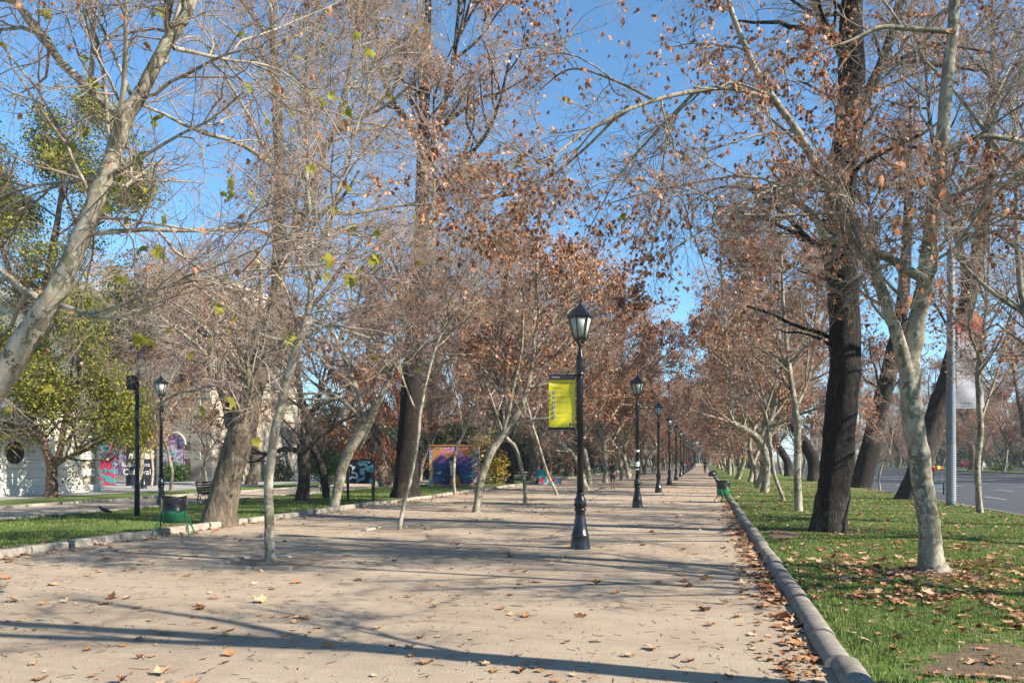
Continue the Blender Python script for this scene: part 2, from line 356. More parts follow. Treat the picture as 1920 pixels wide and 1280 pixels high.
for i in range(hn + 1):
    a = R(40 + 100 * i / hn); h_ = 34 + 12 * math.sin(i * .9) + 10 * math.sin(i * .37 + 1) + 5 * math.sin(i * 2.3)
    hv += [(3200 * math.cos(a), 3200 * math.sin(a), -5), (3500 * math.cos(a), 3500 * math.sin(a), max(25, h_))]
mk('hills', hv, None, [(2 * i, 2 * i + 2, 2 * i + 3, 2 * i + 1) for i in range(hn)], 'hill', None, True)['kind'] = 'structure'

# grass blades: single mesh, thinning out with distance
def blades(name, x0, x1, y0, y1, dens, hgt, fade):
    n = int((x1 - x0) * (y1 - y0) * dens); X = rng.uniform(x0, x1, n); Y = rng.uniform(y0, y1, n)
    d = X * FW[0] + Y * FW[1]; px = 960 + F * (X * RT[0] + Y * RT[1]) / np.maximum(d, .1)
    nz = np.sin(X * 2.1 + np.sin(Y * 1.7) * 2) * np.sin(Y * 1.3 + np.sin(X * 1.1) * 2)
    keep = (d > 3.6) & (px > -60) & (px < 1990) & (rng.random(n) < np.clip((fade / np.maximum(d, 1)) ** 2, .02, 1)) & (nz > -1.3 + 1.0 * rng.random(n))
    bare = (((X - 2.75) / 1.2) ** 2 + ((Y - 7.2) / .75) ** 2 < 1) & (rng.random(n) < .75); bare |= (((X - 3.25) / .75) ** 2 + ((Y - 12.7) / .6) ** 2 < .8) & (rng.random(n) < .8); bare |= (((X - 6.3) / .9) ** 2 + ((Y - 11.5) / .5) ** 2 < .8) & (rng.random(n) < .7); bare |= (((X - 2.8) / .8) ** 2 + ((Y - 19.4) / .7) ** 2 < .8) & (rng.random(n) < .8)
    bare |= (((X - 1.6) / .5) ** 2 + ((Y - 18.6) / 1.2) ** 2 < 1) & (rng.random(n) < .85)
    keep &= ~bare; X, Y, d = X[keep], Y[keep], d[keep]; n = len(X)
    wd = .004 + .0006 * d; a = rng.uniform(0, 6.28, n); h_ = hgt * rng.uniform(.5, 1.3, n)
    Z = np.full(n, lz - .02); b = np.stack([X, Y, Z], 1); t = np.stack([np.cos(a), np.sin(a), 0 * a], 1) * wd[:, None]
    ln = rng.normal(0, .5, (n, 2)) * h_[:, None]
    tip = b + np.stack([ln[:, 0], ln[:, 1], h_ + .02], 1)
    V = np.stack([b - t, b + t, tip], 1).reshape(-1, 3)
    return mk(name, V, np.arange(3 * n).reshape(-1, 3), None, 'grass')
tag(blades('grass', KX + .15, RX - .15, 3.6, 45, 2300, .036, 11), 'short green lawn grass strewn with leaves beside the road', 'grass', None, 'stuff')
tag(blades('grass', -18.7, LX - .2, 8, 50, 1400, .04, 14), 'short green lawn grass between the gravel path and side path', 'grass', None, 'stuff')

# ------------------------------------------------------------------ trees
def spline(pts, n):
    P = np.asarray(pts, float); P = np.vstack([2 * P[0] - P[1], P, 2 * P[-1] - P[-2]]); k = len(P) - 3
    u = np.linspace(0, k - 1e-6, n); i = u.astype(int); t = (u - i)[:, None]
    a, b, c, d = P[i], P[i + 1], P[i + 2], P[i + 3]
    return .5 * ((2 * b) + (c - a) * t + (2 * a - 5 * b + 4 * c - d) * t ** 2 + (3 * b - a - 3 * c + d) * t ** 3)
def norm(v): return v / np.maximum(np.linalg.norm(v, axis=-1, keepdims=True), 1e-9)
def tube(P, Rr, s, lump=0, r=None):
    """tubes round polylines P (B,n,3) with radii (B,n)"""
    Bn, n, _ = P.shape; T = norm(np.gradient(P, axis=1)); md = norm(P[:, -1] - P[:, 0])
    a = np.where(np.abs(md[:, 2:3]) > .8, np.array([[1., .13, 0]]), np.array([[.1, .05, 1.]]))[:, None, :]
    u = norm(a - (a * T).sum(-1, keepdims=True) * T); v = np.cross(T, u)
    th = np.arange(s) * 2 * math.pi / s
    rr = Rr[:, :, None] * np.ones(s)
    if lump: rr = rr * (1 + lump * r.normal(0, 1, rr.shape) * .6 + lump * np.sin(th * 3 + np.arange(n)[None, :, None] * .35) * .8)
    V = P[:, :, None] + rr[..., None] * (np.cos(th)[:, None] * u[:, :, None] + np.sin(th)[:, None] * v[:, :, None])
    b = (np.arange(Bn) * n * s)[:, None, None] + (np.arange(n - 1) * s)[None, :, None]; j = np.arange(s)[None, None]; j2 = (j + 1) % s
    Q = np.stack([b + j, b + j2, b + s + j2, b + s + j], -1).reshape(-1, 4)
    return V.reshape(-1, 3), Q
def merge(parts):
    V, Q, o = [], [], 0
    for v, q in parts: V.append(v); Q.append(q + o); o += len(v)
    return np.concatenate(V), np.concatenate(Q)
def sprout(r, P, Rr, n, t0, t1, L, ang, up, jit, seg, rk, rmin):
    """n side shoots from each polyline; returns new polylines and radii"""
    Bn, m, _ = P.shape; idx = np.repeat(np.arange(Bn), n); k = len(idx); t = r.uniform(t0, t1, k) * (m - 1) * .999
    i = t.astype(int); f = (t - i)[:, None]; p = P[idx, i] * (1 - f) + P[idx, i + 1] * f
    tn = norm(P[idx, i + 1] - P[idx, i]); rad = Rr[idx, i] * (1 - f[:, 0]) + Rr[idx, i + 1] * f[:, 0]
    q = norm(np.cross(tn, r.normal(size=(k, 3)))); an = R(1) * r.uniform(*ang, k)[:, None]
    d = norm(tn * np.cos(an) + q * np.sin(an)); pl = np.linalg.norm(P[idx, -1] - P[idx, 0], axis=1)
    ln = (L(r, k, pl, t / (m - 1)))[:, None]; out = [p]
    for sgi in range(seg):
        d = norm(d + np.array([0, 0, up]) + r.normal(0, jit, (k, 3))); p = p + d * ln / seg; out.append(p)
    r0 = np.maximum(np.minimum(rad * .75, rk * ln[:, 0]), rmin)
    return np.stack(out, 1), r0[:, None] * np.linspace(1, .45, seg + 1)[None] 
LEAF_LO = (np.array([(0, 0, 0), (-.42, .5, .16), (0, 1, 0), (.42, .5, .16)]), np.array([(0, 2, 1), (0, 3, 2)]))
_o = [(0, 0), (.22, -.08), (.5, .06), (.36, .26), (.62, .52), (.3, .5), (.17, .72), (0, 1.05)]
_o = _o + [(-x, y) for x, y in _o[1:-1]][::-1]
_hv = [(0, .32, -.04)] + [(x, y, .45 * x * x + .18 * (y - .4) ** 2 + (.05 if i % 2 else -.03)) for i, (x, y) in enumerate(_o)]
LEAF_HI = (np.array(_hv), np.array([(0, i, i % len(_o) + 1) for i in range(1, len(_o) + 1)]))
LEAF_DRY = (np.array(_hv) * [.62, 1, 1.6], LEAF_HI[1])
LEAF_THIN = (np.array([(0, 0, 0), (-.16, .5, .05), (0, 1, 0), (.16, .5, .05)]), np.array([(0, 2, 1), (0, 3, 2)]))
def leaves(r, P, S, T, hang=.6, flat=None):
    n = len(P); d = r.normal(size=(n, 3)) + np.array([0, 0, -hang * 1.6])
    if flat is not None: d[:, 2] *= flat
    d = norm(d); q = r.normal(size=(n, 3))
    if flat is not None: nn = norm(np.array([0, 0, 1.]) + q * flat * .7); wv = norm(np.cross(d, nn))
    else: wv = norm(np.cross(d, q))
    nn = np.cross(wv, d); tv, tf = T; curl = r.uniform(.4, 2.2, n)
    V = P[:, None] + S[:, None, None] * (tv[None, :, 0:1] * wv[:, None] + tv[None, :, 1:2] * d[:, None] + (tv[None, :, 2] * curl[:, None])[..., None] * nn[:, None])
    Fc = (np.arange(n) * len(tv))[:, None, None] + tf[None]
    return V.reshape(-1, 3), Fc.reshape(-1, 3)
def on_twigs(r, P, n, bias=.3):
    q = P[:, -1]; wt = np.exp(1.5 * np.sin(q[:, 0] * 1.3 + 1) * np.sin(q[:, 1] * 1.2 + q[:, 2] * .7) + 1.1 * np.sin(q[:, 2] * 1.4 + q[:, 0] * .8)); b = r.choice(len(P), n, p=wt / wt.sum()); t = r.uniform(bias, 1, n) * (P.shape[1] - 1) * .999; i = t.astype(int); f = (t - i)[:, None]
    return P[b, i] * (1 - f) + P[b, i + 1] * f
LIVE = []
def tree(name, label, cat, base, stems, seed, group=None, bm='plane', tm='twig', sides=12, n1=14, l1=(2.2, 4.5), ang=(30, 65), up=.06, jit=.2,
         n=(7, 6, 4), nleaf=1500, lsize=(.07, .13), lm='lbrown', lt=LEAF_LO, rmin=.0035, t0=.35, lump=.06, hang=.9, clump=0, cr=.13, extra=None, rb=.022, each=None, flare=.22):
    r = np.random.default_rng(seed); base = np.asarray(base, float); root = thing(name, label, cat, base, 0, group)
    parts = []; sp = []; 
    for si, (pts, rad) in enumerate(stems):
        pts = np.asarray(pts, float) - base; k = 5 * len(pts) + 3
        c = spline(np.column_stack([pts, rad]), k); 
        wob = np.cumsum(r.normal(0, .012, (k, 3)), 0) * np.minimum(1, np.arange(k) / 8)[:, None] * np.minimum(1, c[:, 3:4] * 12); c[:, :3] += wob - wob * np.linspace(0, 1, k)[:, None] * .5
        if si == 0:
            z = c[:, 2]; c[:, 3] *= 1 + flare * np.exp(-np.maximum(z, 0) / (c[0, 3] * .9)); c[0, 2] = min(c[0, 2], -.12)
        parts.append(tube(c[None, :, :3], np.maximum(c[None, :, 3], .004), sides if si == 0 else max(6, sides - 4), lump, r)); sp.append(c)
    V, Q = merge(parts); mk('trunk', V, None, Q, bm, root, True)
    # limbs and twigs grow from all stems, in proportion to their length
    L1P, L1R = [], []
    tot = sum(np.linalg.norm(np.diff(c[:, :3], axis=0), axis=1).sum() * (1 - (t0 if i == 0 else .12)) for i, c in enumerate(sp))
    for i, c in enumerate(sp):
        a = t0 if i == 0 else .12; ln = np.linalg.norm(np.diff(c[:, :3], axis=0), axis=1).sum() * (1 - a); k = max(2, int(round(n1 * ln / tot)))
        f = lambda r, k, pl, t: r.uniform(*l1, k) * (1.1 - .55 * t)
        P, Rr = sprout(r, c[None, :, :3], c[None, :, 3], k, a, 1, f, ang, up, jit * .7, 7, rb, rmin * 2); L1P.append(P); L1R.append(Rr)
        P, Rr = c[None, -8:, :3], c[None, -8:, 3]; L1P.append(P); L1R.append(Rr)
    P1, R1 = np.concatenate(L1P), np.concatenate(L1R)
    f2 = lambda r, k, pl, t: pl * r.uniform(.3, .62, k) * (1.15 - .6 * t) + .15
    P2, R2 = sprout(r, P1, R1, n[0], .12, 1, f2, (28, 65), up * .8, jit, 5, .013, rmin * 1.5)
    P3, R3 = sprout(r, P2, R2, n[1], .1, 1, f2, (28, 70), up * .3, jit * 1.2, 4 if rmin < .0034 else 3, .010, rmin)
    mk('limbs', *merge([tube(P1, R1, 6)])[:1], None, merge([tube(P1, R1, 6)])[1], bm if bm != 'oldgrey' else 'plane', root, True)['kind'] = 'stuff'
    tw = [tube(P2, R2, 4), tube(P3, R3, 3)]; tip = P3
    if n[2]:
        P4, R4 = sprout(r, P3, R3, n[2], .1, 1, f2, (25, 75), 0, jit * 1.3, 2 if rmin < .0034 else 1, .008, rmin * .8); tw.append(tube(P4, R4, 3)); tip = P4
    V, Q = merge(tw); tag(mk('twigs', V, None, Q, tm, root), kind='stuff')
    if nleaf:
        if clump:
            c = on_twigs(r, tip, nleaf // clump, .4); lp = np.repeat(c, clump, 0) + r.normal(0, cr, (len(c) * clump, 3))
        else: lp = on_twigs(r, tip, nleaf)
        V, Fc = leaves(r, lp, r.uniform(*lsize, len(lp)), lt, hang); tag(mk('leaves', V, Fc, None, lm, root), kind='stuff')
    if each:          # leaves large enough to pick apart: objects of their own
        for cnt, lmat, s0, s1 in each:
            ms = []
            for q in range(4):
                v, fc = leaves(r, np.zeros((1, 3)), np.ones(1), LEAF_HI if lmat == 'lgreen' else LEAF_DRY, .9); me = mk('leaf', v, fc, None, lmat, root); ms.append(me.data); bpy.data.objects.remove(me)
            wp = tip + base; dd = wp[:, -1] @ FW; xx = 960 + F * (wp[:, -1] @ RT) / np.maximum(dd, .1); yy = HY - F * (wp[:, -1, 2] - H) / np.maximum(dd, .1)
            vis = np.where((dd > 3) & (xx > -20) & (xx < 1940) & (yy > -20))[0]
            for b in r.choice(vis, min(cnt, len(vis)), replace=False):
                o = link('leaf', ms[b % 4], root); o.location = tip[b, -1]; s = r.uniform(s0, s1); o.scale = (s, s, s); o.rotation_euler = (r.uniform(-.5, .5), r.uniform(-.5, .5), r.uniform(0, 6.28))
    return root
def pix(d, *pts):
    """stem from photograph points (x, y, radius[, depth offset]) at d metres"""
    return [tuple(W(p[0], p[1], d + (p[3] if len(p) > 3 else 0))) for p in pts], [p[2] for p in pts]
def gb(px, py): p = G(px, py); return (p[0], p[1], lz if p[0] > KX or p[0] < LX else 0)

tree('plane_tree', 'leaning pale plane tree with yellow-green leaves and a high fork, cut by the picture edge', 'tree', (*W(-144, 1189, 7.76)[:2], 0), [
    pix(7.76, (-144, 1189, 0.148), (-95, 900, 0.130), (-10, 725, 0.122), (60, 620, 0.115), (105, 555, 0.100), (140, 480, 0.089), (170, 410, 0.083), (205, 330, 0.077), (237, 232, 0.073), (270, 178, 0.063), (310, 100, 0.056), (345, 45, 0.050), (372, -30, 0.041), (400, -200, 0.030), (420, -400, 0.015)),
    pix(7.76, (237, 225, 0.056), (195, 190, 0.041), (125, 120, 0.037, -.2), (62, 42, 0.034, -.3), (20, -20, 0.030, -.4), (-60, -150, 0.015, -.6)),
    pix(7.76, (95, 572, 0.044), (50, 545, 0.033), (0, 505, 0.028, .2), (-80, 460, 0.015, .4)), pix(7.76, (108, 570, 0.026), (180, 592, 0.021, -.2), (240, 588, 0.015, -.3), (330, 560, 0.007, -.3)),
    pix(7.76, (195, 328, 0.022), (130, 342, 0.018, .3), (60, 350, 0.015, .5), (-20, 380, 0.009, .8)), pix(7.76, (325, 90, 0.022), (420, 110, 0.015, .4), (520, 130, 0.010, .8), (600, 190, 0.006, 1.1))],
    11, n1=44, l1=(1.3, 3.0), n=(7, 6, 3), nleaf=0, t0=.38, sides=18, rmin=.0026, rb=.013, up=-.02, lump=.03, each=[(70, 'lgreen', .09, .155), (70, 'lbrown', .06, .10)])
tree('plane_tree', 'slim pale plane tree with a pruned knot, standing in a stone-edged pit', 'tree', gb(507, 1055), [
    pix(13.36, (507, 1055, 0.086), (503, 980, 0.079), (504, 900, 0.076), (512, 800, 0.073), (530, 720, 0.069), (552, 650, 0.073), (575, 570, 0.047), (580, 500, 0.043), (578, 430, 0.039), (572, 300, 0.030), (573, 180, 0.024), (575, 60, 0.017), (580, -60, 0.010)),
    pix(13.36, (580, 505, 0.039), (605, 440, 0.034), (640, 330, 0.028, .5), (680, 200, 0.019, .9), (720, 60, 0.010, 1.2)), pix(13.36, (552, 640, 0.034), (510, 633, 0.028), (460, 612, 0.022, -.4), (400, 560, 0.015, -.8), (330, 500, 0.009, -1)),
    pix(13.36, (556, 635, 0.026), (620, 560, 0.022, .5), (700, 490, 0.013, 1), (760, 430, 0.007, 1.3))], 12, n1=46, l1=(1.6, 3.6), n=(7, 6, 4), nleaf=260, lsize=(.06, .11), t0=.4, sides=16, rmin=.003, rb=.013, up=.0, each=[(60, 'lgreen', .075, .125)])
tree('plane_tree', 'thin bent plane sapling rising from a low pit in the gravel', 'tree', gb(748, 993), [
    pix(19.4, (748, 993, 0.056), (757, 940, 0.049), (768, 890, 0.045), (778, 830, 0.045), (783, 780, 0.041), (795, 720, 0.038), (812, 660, 0.034), (835, 600, 0.026), (850, 540, 0.022), (870, 440, 0.015), (880, 350, 0.007)),
    pix(19.4, (782, 775, 0.022), (760, 720, 0.019, .5), (740, 640, 0.015, 1), (725, 540, 0.007, 1.4))], 13, n1=30, l1=(1.6, 3.6), n=(7, 6, 4), nleaf=1800, t0=.4, rmin=.0035, rb=.012)
tree('plane_tree', 'pale forked plane tree growing at the pale stone kerb', 'tree', gb(625, 955), [
    pix(27.3, (625, 955, 0.155), (640, 890, 0.165), (660, 840, 0.180), (690, 795, 0.158), (712, 755, 0.108), (735, 700, 0.094), (760, 650, 0.079), (790, 590, 0.065), (810, 500, 0.050), (815, 400, 0.036), (815, 300, 0.022)),
    pix(27.3, (688, 795, 0.108), (670, 740, 0.083), (650, 690, 0.072), (625, 630, 0.061), (600, 590, 0.050), (570, 520, 0.036), (540, 440, 0.025)), pix(27.3, (684, 788, 0.072), (640, 750, 0.061), (600, 725, 0.043, -.5), (550, 690, 0.029, -1), (500, 640, 0.014, -1.5))],
    14, n1=36, l1=(2, 4.8), n=(7, 6, 3), nleaf=1800, t0=.45, rmin=.0045)
tree('old_plane_tree', 'thick grey leaning old plane trunk beside the green litter bin', 'tree', gb(412, 985), [
    pix(20.6, (408, 985, .41), (420, 930, .36), (434, 870, .34), (449, 810, .36), (466, 750, .27), (485, 680, .24), (503, 600, .2), (512, 520, .17), (514, 420, .155), (516, 300, .14), (512, 180, .12), (508, 60, .1), (506, -80, .07), (506, -220, .04)),
    pix(20.6, (432, 800, .14), (420, 745, .1), (395, 690, .08, -.3), (380, 640, .06, -.6), (350, 590, .04, -1), (320, 520, .02, -1.4)), pix(20.6, (512, 520, .11), (545, 460, .1), (580, 380, .09), (610, 300, .08), (640, 220, .07), (665, 100, .05), (680, -50, .03)),
    pix(20.6, (440, 800, .12), (460, 740, .07, 1), (430, 660, .05, 1.5), (400, 560, .03, 2))], 15, n1=66, l1=(2, 4.8), n=(7, 6, 3), nleaf=1800, bm='oldgrey', t0=.22, sides=20, rmin=.0042, up=-.03)
tree('old_plane_tree', 'tall old plane tree with dark trunk beside the stand of graffiti panels', 'tree', gb(760, 937), [
    pix(34.8, (760, 937, .58), (762, 880, .5), (766, 800, .45), (770, 700, .42), (775, 600, .38), (783, 480, .33), (788, 380, .3), (790, 250, .27), (795, 150, .2), (800, 0, .14), (805, -150, .08)),
    pix(34.8, (788, 265, .2), (760, 225, .16), (735, 190, .13), (715, 130, .1), (700, 0, .07), (690, -120, .03)), pix(34.8, (792, 330, .15), (825, 220, .12), (850, 120, .1), (862, 0, .06), (870, -120, .03)), pix(34.8, (786, 420, .12), (850, 330, .1, -1), (920, 240, .07, -2), (960, 100, .04, -3))],
    16, n1=56, l1=(2.6, 5.5), n=(7, 6, 3), nleaf=13000, lsize=(.07, .12), bm='old', t0=.3, sides=18, rmin=.006)
tree('plane_tree', 'pale plane tree leaning over the path in front of the mural box', 'tree', gb(893, 960), [
    pix(26, (893, 960, 0.136), (903, 900, 0.128), (925, 840, 0.128), (955, 800, 0.111), (985, 740, 0.085), (1000, 660, 0.068), (1005, 560, 0.051), (1008, 460, 0.034), (1010, 390, 0.017)),
    pix(26, (960, 795, 0.060), (930, 700, 0.051, 1), (900, 600, 0.038, 1.5), (880, 480, 0.017, 2)), pix(26, (990, 720, 0.051), (1050, 650, 0.043, .5), (1110, 590, 0.030, 1), (1160, 540, 0.017, 1.5))], 17, n1=40, l1=(2, 4.5), n=(7, 6, 3), nleaf=14000, lsize=(.07, .12), t0=.3, rmin=.0045)
tree('old_plane_tree', 'massive upright old plane trunk, black above and grey at the foot, on the leaf-strewn lawn', 'tree', gb(1553, 1002), [
    pix(18.4, (1553, 1002, 0.372), (1560, 930, 0.358), (1568, 850, 0.349), (1576, 750, 0.344), (1580, 640, 0.344), (1578, 540, 0.335), (1574, 440, 0.344), (1582, 330, 0.335), (1597, 220, 0.316), (1600, 110, 0.279), (1600, 0, 0.233), (1605, -150, 0.167), (1610, -300, 0.093)),
    pix(18.4, (1590, 260, 0.130), (1640, 150, 0.112, .6), (1680, 40, 0.093, 1), (1710, -100, 0.056, 1.5)), pix(18.4, (1595, 120, 0.121), (1540, 30, 0.093, .6), (1500, -80, 0.065, 1), (1470, -200, 0.037, 1.4))],
    18, n1=44, l1=(1.6, 4.2), n=(6, 6, 3), nleaf=2600, bm='old', t0=.3, sides=22, rmin=.004, up=-.02, tm='twig')
NB = gb(1752, 1080)
tree('plane_tree', 'smooth pale plane tree with a crooked trunk and wide low fork beside the path kerb', 'tree', NB, [
    pix(11.75, (1752, 1082, 0.166), (1742, 1030, 0.152), (1736, 960, 0.147), (1722, 840, 0.145), (1708, 740, 0.149), (1710, 680, 0.138), (1722, 600, 0.124), (1738, 530, 0.115), (1752, 450, 0.106), (1765, 360, 0.099), (1775, 260, 0.092), (1788, 120, 0.083), (1795, 0, 0.072), (1800, -150, 0.046), (1805, -300, 0.018)),
    pix(11.75, (1702, 700, 0.110), (1685, 640, 0.092), (1660, 580, 0.083), (1640, 520, 0.074), (1610, 470, 0.069), (1570, 400, 0.064), (1540, 340, 0.060), (1500, 270, 0.055), (1440, 185, 0.046), (1400, 110, 0.041), (1370, 30, 0.037), (1350, -60, 0.018)),
    pix(11.75, (1442, 186, 0.037), (1380, 170, 0.035, -.2), (1300, 175, 0.031, -.4), (1230, 190, 0.028, -.6), (1160, 215, 0.023, -.9), (1080, 260, 0.017, -1.2), (1000, 330, 0.009, -1.4)),
    pix(11.75, (1738, 525, 0.074), (1700, 505, 0.067), (1660, 475, 0.063), (1600, 450, 0.058), (1550, 440, 0.053), (1520, 400, 0.049), (1480, 370, 0.043), (1430, 355, 0.032), (1350, 350, 0.018, .5), (1290, 380, 0.011, .8)),
    pix(11.75, (1774, 285, 0.046), (1820, 260, 0.044, .2), (1870, 255, 0.040, .4), (1960, 275, 0.028, .7)), pix(11.75, (1790, 60, 0.041), (1720, 56, 0.037), (1650, 52, 0.030), (1600, 75, 0.022), (1520, 100, 0.013)),
    pix(11.75, (1160, 215, .022, -.9), (1090, 285, .018, -.7), (1010, 345, .014, -.5), (930, 370, .010, -.3), (870, 375, .006, 0)), pix(11.75, (1230, 190, .022, -.6), (1150, 150, .018, -.2), (1070, 130, .014, .2), (1010, 170, .008, .6)), pix(11.75, (1300, 175, .025, -.4), (1220, 260, .018, 0), (1160, 330, .013, .4), (1110, 420, .008, .8)),
    pix(11.75, (1540, 340, 0.037), (1440, 360, 0.028, -.5), (1340, 420, 0.020, -1), (1260, 470, 0.011, -1.4))],
    19, n1=66, l1=(1.2, 2.8), n=(6, 6, 3), nleaf=6500, lsize=(.05, .095), lt=LEAF_DRY, t0=.42, sides=22, rmin=.0028, rb=.013, lump=.03, flare=.55, up=-.01, each=[(280, 'lbrown', .07, .115), (8, 'lgreen', .08, .12)])
tree('plane_tree', 'pale plane tree with an S-bent stem and sideways elbow on the narrow lawn', 'tree', gb(1433, 925), [
    pix(40, (1433, 925, .2), (1437, 880, .2), (1434, 845, .2), (1420, 820, .19), (1395, 805, .16), (1375, 790, .15), (1370, 760, .14), (1370, 720, .13), (1362, 640, .1), (1355, 540, .06), (1350, 450, .03)),
    pix(40, (1424, 825, .15), (1440, 790, .13), (1450, 760, .12), (1455, 700, .09), (1460, 600, .06), (1462, 500, .03))], 20, n1=32, l1=(2, 4.4), n=(6, 6, 3), nleaf=8500, lsize=(.075, .125), t0=.4, rmin=.006)
tree('plane_tree', 'straight slim pale plane tree between the massive trunk and the S-bent one', 'tree', gb(1497, 963), [
    pix(25.4, (1497, 963, .13), (1495, 900, .12), (1493, 800, .11), (1488, 760, .1), (1478, 690, .08), (1470, 600, .06), (1465, 480, .035), (1462, 370, .015)), pix(25.4, (1490, 770, .05), (1520, 700, .04, .5), (1530, 600, .03, 1), (1535, 480, .015, 1.4))],
    21, n1=28, l1=(1.6, 3.8), n=(7, 6, 3), nleaf=3200, t0=.4, rmin=.0045)
tree('plane_tree', 'thin pale plane tree at the road edge next to the striped pole', 'tree', gb(1838, 965), [
    pix(24.6, (1838, 965, .1), (1834, 900, .09), (1838, 800, .085), (1832, 720, .075), (1842, 640, .06), (1850, 560, .045), (1855, 450, .03), (1850, 330, .015)), pix(24.6, (1838, 790, .04), (1870, 700, .03, .5), (1900, 600, .02, 1), (1920, 480, .01, 1.3))], 22, n1=26, l1=(1.6, 3.6), n=(7, 6, 3), nleaf=2200, t0=.38, rmin=.0045)
tree('old_plane_tree', 'dark old plane trunk leaning steeply towards the road behind the striped pole', 'tree', gb(1703, 939), [
    pix(33.4, (1703, 940, .46), (1730, 860, .44), (1760, 770, .42), (1785, 690, .38), (1815, 560, .33), (1840, 440, .28), (1855, 300, .2), (1860, 150, .12), (1860, 0, .05)), pix(33.4, (1820, 540, .16), (1790, 420, .13), (1760, 300, .1), (1740, 160, .06), (1730, 40, .03))], 23, n1=38, l1=(2.4, 5), n=(6, 6, 3), nleaf=8000, lsize=(.07, .12), bm='dark', t0=.3, sides=16, rmin=.006)
tree('old_plane_tree', 'leaning old plane trunk with a whitish foot near the road edge', 'tree', gb(1610, 915), [
    pix(47.9, (1612, 915, .58), (1628, 850, .56), (1648, 770, .5), (1668, 690, .45), (1690, 580, .38), (1700, 450, .28), (1705, 300, .15), (1706, 180, .06)), pix(47.9, (1680, 640, .2), (1650, 520, .15), (1630, 400, .1), (1620, 280, .04))], 24, n1=38, l1=(2.6, 5.5), n=(6, 6, 3), nleaf=8000, lsize=(.08, .13), bm='old', t0=.3, sides=16, rmin=.007)
tree('gnarled_tree', 'dark gnarled leafless tree with spreading crooked limbs behind the bench', 'tree', gb(566, 942), [
    pix(32, (566, 942, .26), (570, 890, .23), (568, 840, .24), (572, 790, .2), (560, 730, .12), (548, 650, .06), (540, 580, .03)), pix(32, (568, 850, .13), (600, 820, .11), (640, 790, .07), (690, 770, .03)), pix(32, (568, 850, .13), (540, 840, .1), (500, 850, .07), (470, 840, .04)),
    pix(32, (574, 800, .12), (600, 740, .09), (620, 690, .06), (640, 620, .03)), pix(32, (612, 932, .16, .5), (603, 880, .15, .3), (585, 840, .13, .1), (572, 815, .12))], 25, n1=30, l1=(1.5, 3.4), n=(7, 6, 3), nleaf=250, bm='dark', tm='twigdark', t0=.45, rmin=.005, up=.02)
tree('bald_cypress', 'rusty orange feathery conifer with drooping sprays behind the pale fork', 'tree', gb(722, 914), [
    pix(48.5, (722, 914, .34), (712, 870, .3), (704, 830, .27), (700, 760, .22), (690, 660, .15), (686, 560, .06)), pix(48.5, (702, 800, .1), (660, 740, .07), (630, 700, .03))], 26, bm='oldgrey', tm='twigdark', n1=40, l1=(2.2, 4.4), ang=(60, 100), up=-.12, n=(7, 5, 0), nleaf=9000, lsize=(.16, .32), lm='lcypress', lt=LEAF_THIN, t0=.35, rmin=.007, hang=1.4, clump=6)
tree('evergreen_tree', 'olive-leaved evergreen with a brown many-limbed trunk in front of the cream wall', 'tree', gb(95, 931), [
    pix(36.3, (95, 931, .27), (98, 900, .24), (98, 870, .23), (85, 845, .17), (78, 815, .14), (62, 790, .1), (40, 740, .07), (20, 660, .04)), pix(36.3, (100, 875, .17), (112, 850, .15), (118, 800, .13), (135, 750, .1), (150, 680, .06), (160, 600, .03)),
    pix(36.3, (104, 870, .13), (135, 853, .1), (180, 832, .08), (225, 800, .05), (260, 750, .02)), pix(36.3, (80, 820, .07), (55, 800, .05), (20, 795, .035), (-30, 770, .02))], 27, bm='brownbark', tm='twigdark', n1=48, l1=(1.8, 3.8), n=(6, 5, 3), nleaf=34000, lsize=(.08, .15), lm='levergreen', t0=.45, rmin=.005, clump=5, hang=.3, cr=.32)
tree('evergreen_tree', 'tall loose yellow-green evergreen crown towering over the cream wall', 'tree', (*W(60, 920, 43)[:2], .02), [
    pix(43, (60, 920, .4), (70, 800, .36), (75, 660, .3), (90, 520, .22), (110, 400, .14), (120, 300, .08), (125, 210, .03)), pix(43, (75, 640, .18), (20, 520, .13), (-10, 400, .07), (-30, 300, .03)), pix(43, (85, 560, .15), (150, 460, .12), (200, 380, .07), (220, 300, .03)), pix(43, (75, 700, .15), (150, 640, .1), (220, 600, .06), (260, 560, .03))],
    28, bm='brownbark', tm='twigdark', n1=54, l1=(2.4, 5.4), n=(6, 5, 3), nleaf=42000, lsize=(.09, .17), lm='levergreen', t0=.35, rmin=.006, clump=5, hang=.3, cr=.32)

# templates for the rows that continue along the avenue
def stemset(r, h, rad, fork, k, lean, spread):
    pts = [(0, 0, 0)]; d = np.array([lean * math.cos(r.uniform(0, 6.28)), lean * math.sin(r.uniform(0, 6.28)), 1.0]); p = np.zeros(3)
    for i in range(4):
        d = d + np.append(r.normal(0, .16, 2), 0); p = p + d / np.linalg.norm(d) * fork / 4; pts.append(tuple(p))
    rr = list(np.linspace(rad, rad * .8, 5)); out = []; a0 = r.uniform(0, 6.28)
    for j in range(k):
        a = a0 + j * 6.28 / k + r.uniform(-.5, .5); q = p.copy(); dd = np.array([math.cos(a) * spread, math.sin(a) * spread, 1.0]); lp = [tuple(q)]
        for i in range(5):
            dd = dd + np.append(r.normal(0, .2, 2), .12); q = q + dd / np.linalg.norm(dd) * (h - fork) / 5 * r.uniform(.85, 1.1); lp.append(tuple(q))
        lr = list(rad * np.linspace(.6, .08, 6))
        if j == 0: out.insert(0, (pts + lp[1:], rr + lr[1:]))
        else: out.append((lp, lr))
    return out
